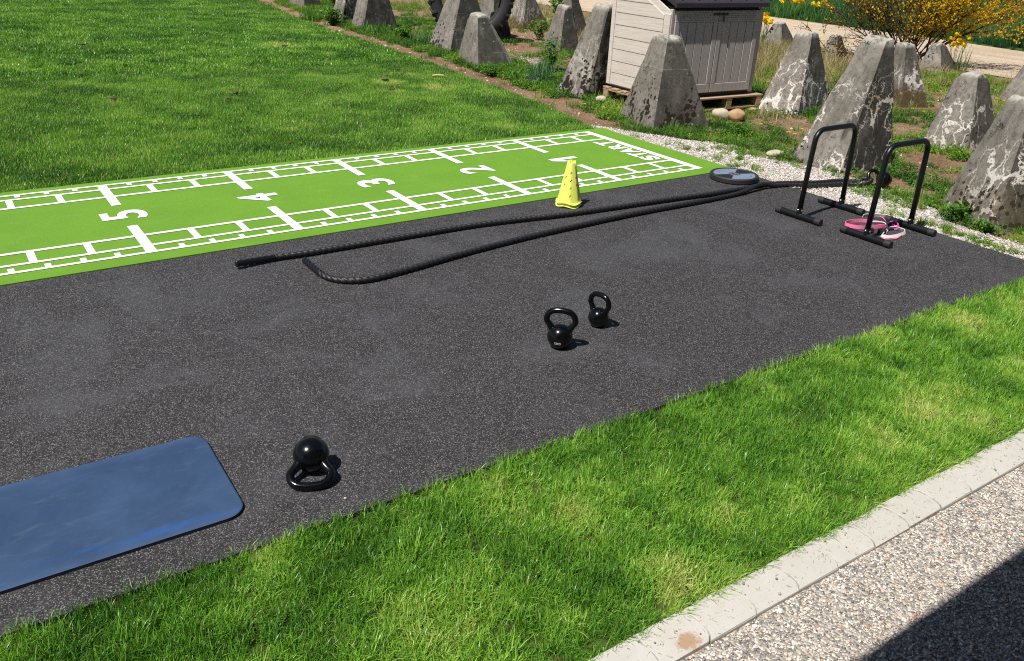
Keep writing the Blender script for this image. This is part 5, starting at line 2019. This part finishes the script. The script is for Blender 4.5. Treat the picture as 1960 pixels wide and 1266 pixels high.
for (x, y, h, lab) in (
        (0.80, 2.80, 0.10, 'yellow dandelion on the soil strip left of the pallet'),
        (0.96, 2.62, 0.08, 'yellow dandelion just in front of the pallet corner'),
        (1.89, 0.90, 0.13, 'single yellow dandelion in the clover clump'),
        (1.97, 0.56, 0.10, 'leftmost small dandelion of the three beside the tallest pyramid'),
        (1.90, 0.42, 0.11, 'front dandelion of the three beside the tallest pyramid'),
        (2.12, 0.50, 0.13, 'largest dandelion of the three beside the tallest pyramid'),
        (4.76, 0.80, 0.12, 'left yellow dandelion in the grass between tallest and chipped pyramids'),
        (4.70, 0.60, 0.12, 'right yellow dandelion in the grass between tallest and chipped pyramids'),
        (6.78, 0.74, 0.13, 'upper yellow dandelion behind the chipped pyramid'),
        (6.68, 0.60, 0.13, 'lower yellow dandelion behind the chipped pyramid'),
        (7.15, 0.10, 0.13, 'orange-yellow flower above the cracked pyramid at the right edge')):
    dandelion(x, y, h, lab)


def flower_clump(name, loc, n_, h, spread, mat, fl, label, cat, seed, group):
    rr = random.Random(seed)
    root = empty(name, loc)
    tag(root, label, cat, group)
    st = MB()
    v, f, bl = [], [], []
    for _ in range(n_):
        a = rr.uniform(0, 6.28)
        r_ = spread * math.sqrt(rr.random())
        hh = h * rr.uniform(0.75, 1.1)
        b0 = Vector((r_ * 0.4 * math.cos(a), r_ * 0.4 * math.sin(a), 0))
        t0 = Vector((r_ * math.cos(a), r_ * math.sin(a), hh))
        st.tube([b0, b0.lerp(t0, 0.5) + Vector((0, 0, 0.02)), t0], 0.004, 5)
        for k in range(9):
            d_ = Vector((rr.uniform(-1, 1), rr.uniform(-1, 1), rr.uniform(-0.5, 1))).normalized()
            s_ = d_.cross(Vector((rr.random(), rr.random(), rr.random()))).normalized() * fl * 0.45
            b = len(v)
            v += [t0, t0 + d_ * fl * 0.6 + s_, t0 + d_ * fl, t0 + d_ * fl * 0.6 - s_]
            f.append((b, b + 1, b + 2, b + 3))
            bl += [rr.random()] * 4
    st.build('stems', M['stem_green'], root, True)
    me = mesh_of('flowers', v, f, M[mat])
    set_bl(me, bl)
    tag(link('flowers', me, root), kind='stuff')
    lv = blade_clump('leaves', 40, spread * 1.1, h * 0.5, h * 0.95, 0.012, 0.35, M['broad_leaf'], seed + 5, 3)
    tag(link('leaves', lv, root), kind='stuff')


flower_clump('daffodil_clump', (9.55, 7.45, -0.03), 7, 0.62, 0.13, 'dandelion_petal', 0.10, 'bright yellow daffodils by the shed corner in front of the path', 'flowers', 21, 'yellow daffodil clumps')
flower_clump('daffodil_clump', (10.05, 3.30, -0.03), 9, 0.60, 0.22, 'dandelion_petal', 0.075, 'yellow daffodils beside the small pyramid under the yellow shrub', 'flowers', 22, 'yellow daffodil clumps')
flower_clump('daffodil_clump', (16.3, 12.3, -0.03), 9, 0.60, 0.5, 'dandelion_petal', 0.11, 'yellow flowers at the field edge across the path, left group', 'flowers', 23, 'yellow daffodil clumps')
flower_clump('daffodil_clump', (16.2, 11.0, -0.03), 6, 0.50, 0.4, 'dandelion_petal', 0.10, 'yellow flowers at the field edge across the path, right group', 'flowers', 24, 'yellow daffodil clumps')
for (x, y, z, sd_, lab) in ((1.25, 4.55, 0.14, 31, 'blue flowers at the foot of the tall pyramid by the shed'),
                            (3.55, 2.65, 0.22, 32, 'blue flowers beside the shed post on its right'),
                            (6.9, 1.0, 0.14, 33, 'blue flowers behind the chipped pyramid near the right edge')):
    flower_clump('grape_hyacinth', (x, y, -0.03), 7, z, 0.10, 'blue_petal', 0.022, lab, 'flowers', sd_, 'blue grape hyacinths')


# forsythia: arching dark stems beset with yellow blossom
def forsythia():
    rr = random.Random(77)
    root = empty('forsythia_shrub', (9.75, 4.15, -0.05))
    tag(root, 'large yellow-flowering shrub with dark arching stems beside the sandy path', 'shrub')
    cr = Vector((math.cos(YAW), -math.sin(YAW), 0))       # sideways direction along which it spreads widest
    wood = MB()
    bl_v, bl_f, bl_b = [], [], []
    lf_v, lf_f, lf_b = [], [], []

    def blossom(c_, size, yellow):
        v, f, b_ = (bl_v, bl_f, bl_b) if yellow else (lf_v, lf_f, lf_b)
        val = rr.random()
        for _ in range(2):
            d_ = Vector((rr.uniform(-1, 1), rr.uniform(-1, 1), rr.uniform(-1, 1))).normalized()
            s_ = d_.cross(Vector((rr.random() + 0.1, rr.random(), rr.random()))).normalized()
            b = len(v)
            v += [c_ - d_ * size * 0.5, c_ + s_ * size * 0.32, c_ + d_ * size * 0.5, c_ - s_ * size * 0.32]
            f.append((b, b + 1, b + 2, b + 3))
            b_ += [val] * 4

    def stem(b0, dirv, L_, r0, depth, yl):
        pts = []
        p_ = b0.copy()
        d_ = dirv.normalized()
        n_ = 8
        for k in range(n_ + 1):
            pts.append(p_.copy())
            d_ = (d_ + Vector((rr.uniform(-0.14, 0.14), rr.uniform(-0.14, 0.14), rr.uniform(-0.09, 0.07) - 0.03 * (k > 4)))).normalized()
            p_ = p_ + d_ * L_ / n_
        wood.tube(pts, [r0 * (1 - 0.85 * k / n_) + 0.001 for k in range(n_ + 1)], 5 if depth == 0 else 4, False)
        if depth < 2:
            for _ in range(6 if depth == 0 else 4):
                k = rr.randint(2, n_ - 1)
                dv = (pts[k] - pts[k - 1]).normalized() + Vector((rr.uniform(-0.8, 0.8), rr.uniform(-0.8, 0.8), rr.uniform(-0.35, 0.6)))
                stem(pts[k], dv, L_ * rr.uniform(0.35, 0.6), r0 * 0.5, depth + 1, yl)
        m_ = int(L_ * (8 if depth == 0 else 34))
        for _ in range(m_):
            t = rr.uniform(0.12 if depth else 0.45, 1.0)
            k = min(int(t * n_), n_ - 1)
            c_ = pts[k].lerp(pts[k + 1], t * n_ - k) + Vector((rr.gauss(0, 0.02), rr.gauss(0, 0.02), rr.gauss(0, 0.02)))
            side = c_.dot(cr)
            py = yl * (0.26 + 0.50 * max(-0.5, min(1, (side - 0.02) / 0.55)) + 0.16 * min(1, c_.z / 1.2))
            if rr.random() < max(py, 0.08):
                blossom(c_, rr.uniform(0.028, 0.055), True)
            elif rr.random() < 0.34:
                blossom(c_, rr.uniform(0.022, 0.042), False)

    for k in range(36):
        a = rr.gauss(0.05, 0.50)
        dp = rr.gauss(0, 0.35)
        dv = Vector((0, 0, 1)) + cr * math.sin(a) * 1.15 + Vector((math.sin(YAW), math.cos(YAW), 0)) * dp
        b0 = cr * rr.gauss(0.0, 0.16) + Vector((rr.gauss(0, 0.08), rr.gauss(0, 0.08), 0))
        stem(b0, dv, rr.uniform(1.2, 2.1), rr.uniform(0.010, 0.020), 0, 1.0)
    # low wand reaching right and a few drooping left
    for (sx, sz, L_, y_) in ((1.0, 0.50, 2.5, 1.6), (1.0, 0.72, 2.1, 1.5), (0.9, 0.9, 1.9, 1.4), (-1.0, 0.75, 1.9, 0.9), (-1.0, 0.10, 1.5, 1.1), (-0.9, 0.02, 1.2, 1.1)):
        stem(cr * 0.15 * sx + Vector((0, 0, 0.1)), cr * sx + Vector((0, 0, sz)), L_, 0.016, 0, y_)
    wood.build('stems', M['bark'], root, True)
    me = mesh_of('blossom', bl_v, bl_f, M['yellow_petal'])
    set_bl(me, bl_b)
    tag(link('blossom', me, root), kind='stuff')
    me = mesh_of('foliage', lf_v, lf_f, M['olive_leaf'])
    set_bl(me, lf_b)
    tag(link('foliage', me, root), kind='stuff')


forsythia()
# thicket behind the tyre
leafy_bush((3.9, 11.8, -0.04), 1.0, 0.6, 'olive thicket of twigs and leaves behind the tractor tyre', 'olive_leaf', 41, 34, 0.06)
leafy_bush((3.3, 14.6, -0.04), 0.9, 0.7, 'dark twiggy bush between the far pyramids and the tyre', 'olive_leaf', 42, 34, 0.07)
leafy_bush((3.1, 15.8, -0.04), 0.8, 0.6, 'yellow-green bush behind the farthest pyramids', 'olive_leaf', 43, 30, 0.08)
leafy_bush((5.6, 7.6, -0.04), 1.0, 0.45, 'brownish twiggy bush behind the shed left corner', 'olive_leaf', 44, 26, 0.05)


# ------------------------------------------------------------------ loose stones and clods
def lump(name, loc, size, squash, mat, seed, label, cat, group, rough=0.18, rot=0.0):
    rr = random.Random(seed)
    bm = bmesh.new()
    bmesh.ops.create_icosphere(bm, subdivisions=3, radius=0.5)
    for v_ in bm.verts:
        d = 1 + rough * n3(v_.co, 2.4, seed) + rough * 0.4 * n3(v_.co, 7, seed + 3)
        v_.co = Vector((v_.co.x * d * size * squash[0], v_.co.y * d * size * squash[1], v_.co.z * d * size * squash[2]))
    zmin = min(v_.co.z for v_ in bm.verts)
    me = bpy.data.meshes.new(name)
    bm.to_mesh(me)
    bm.free()
    me.polygons.foreach_set('use_smooth', [True] * len(me.polygons))
    me.materials.append(M[mat])
    o = link(name, me, None, (loc[0], loc[1], loc[2] - zmin * 0.85), (0, 0, rot))
    tag(o, label, cat, group)
    return o


lump('field_stone', (2.20, 1.80, -0.04), 0.20, (1.15, 0.8, 0.75), 'pale_stone', 5, 'pale rounded field stone leaning against the pyramid before the shed', 'stone', 'loose stones by the shed', rot=-0.6)
lump('field_stone', (2.34, 1.66, -0.04), 0.20, (1.1, 0.85, 0.78), 'field_stone', 6, 'orange-brown rounded field stone beside the pale one below the pallet', 'stone', 'loose stones by the shed', rot=-0.4)
lump('field_stone', (3.05, 2.02, -0.04), 0.11, (1.3, 0.8, 0.5), 'field_stone', 7, 'small reddish flat stone below the right end of the pallet', 'stone', 'loose stones by the shed')
lump('field_stone', (1.47, 3.27, -0.04), 0.17, (1.0, 0.85, 0.6), 'pale_stone', 8, 'grey stone propping the left end of the pallet', 'stone', 'loose stones by the shed')
lump('field_stone', (1.34, 0.20, -0.05), 0.17, (1.5, 0.8, 0.35), 'pale_stone', 9, 'flat pale stone half buried at the foot of the tallest pyramid', 'stone', 'loose stones by the shed')
clods = [(-3.741, 10.537), (-3.734, 9.861), (-4.257, 7.376), (-3.696, 7.475), (-4.201, 5.508), (-1.935, 9.570), (-0.637, 9.506), (-0.472, 10.228), (-0.568, 5.634), (-0.081, 6.065), (-0.828, 4.913), (-0.005, 4.968), (-2.975, 5.039), (-2.794, 5.353)]
wh = ['on the upper left lawn, farthest back', 'on the upper left lawn, in front of the farthest', 'on the left lawn at mid distance, nearer the edge', 'on the left lawn at mid distance, inward one',
      'in a pale patch on the lawn above number 5', 'alone on the far middle lawn', 'in the bare patch of the far lawn, front one', 'in the bare patch of the far lawn, back one',
      'in the worn patch above number 3', 'dark lump right of the worn patch near the soil strip', 'in front of the worn patch above number 3', 'in the worn patch nearest the soil strip',
      'on the middle lawn above number 4, front one', 'on the middle lawn above number 4, back one']
for k, (x, y) in enumerate(clods):
    lump('soil_clod', (x, y, 0.004), random.uniform(0.045, 0.08), (1.4, 0.9, 0.42), 'clod', 60 + k, 'brown clod of soil ' + wh[k], 'soil clod', 'soil clods scattered on the lawn', 0.6, random.uniform(0, 3))
o = MB().tube([(-0.10, 0, 0), (-0.03, 0.012, 0.006), (0.05, 0.004, 0.004), (0.11, 0.012, 0)], [0.010, 0.014, 0.013, 0.006], 7).build('straw_stick', M['straw'], None, True, (0.30, 5.62, 0.030), (0, 0, -0.5))
tag(o, 'pale straw-coloured stick on the lawn near the soil strip', 'stick')
lump('field_stone', (-4.985, -3.045, 0.0), 0.011, (1.1, 0.9, 0.7), 'pale_stone', 99, 'tiny pinkish pebble on the rubber floor by the tipped kettlebell', 'stone', 'loose stones by the shed')
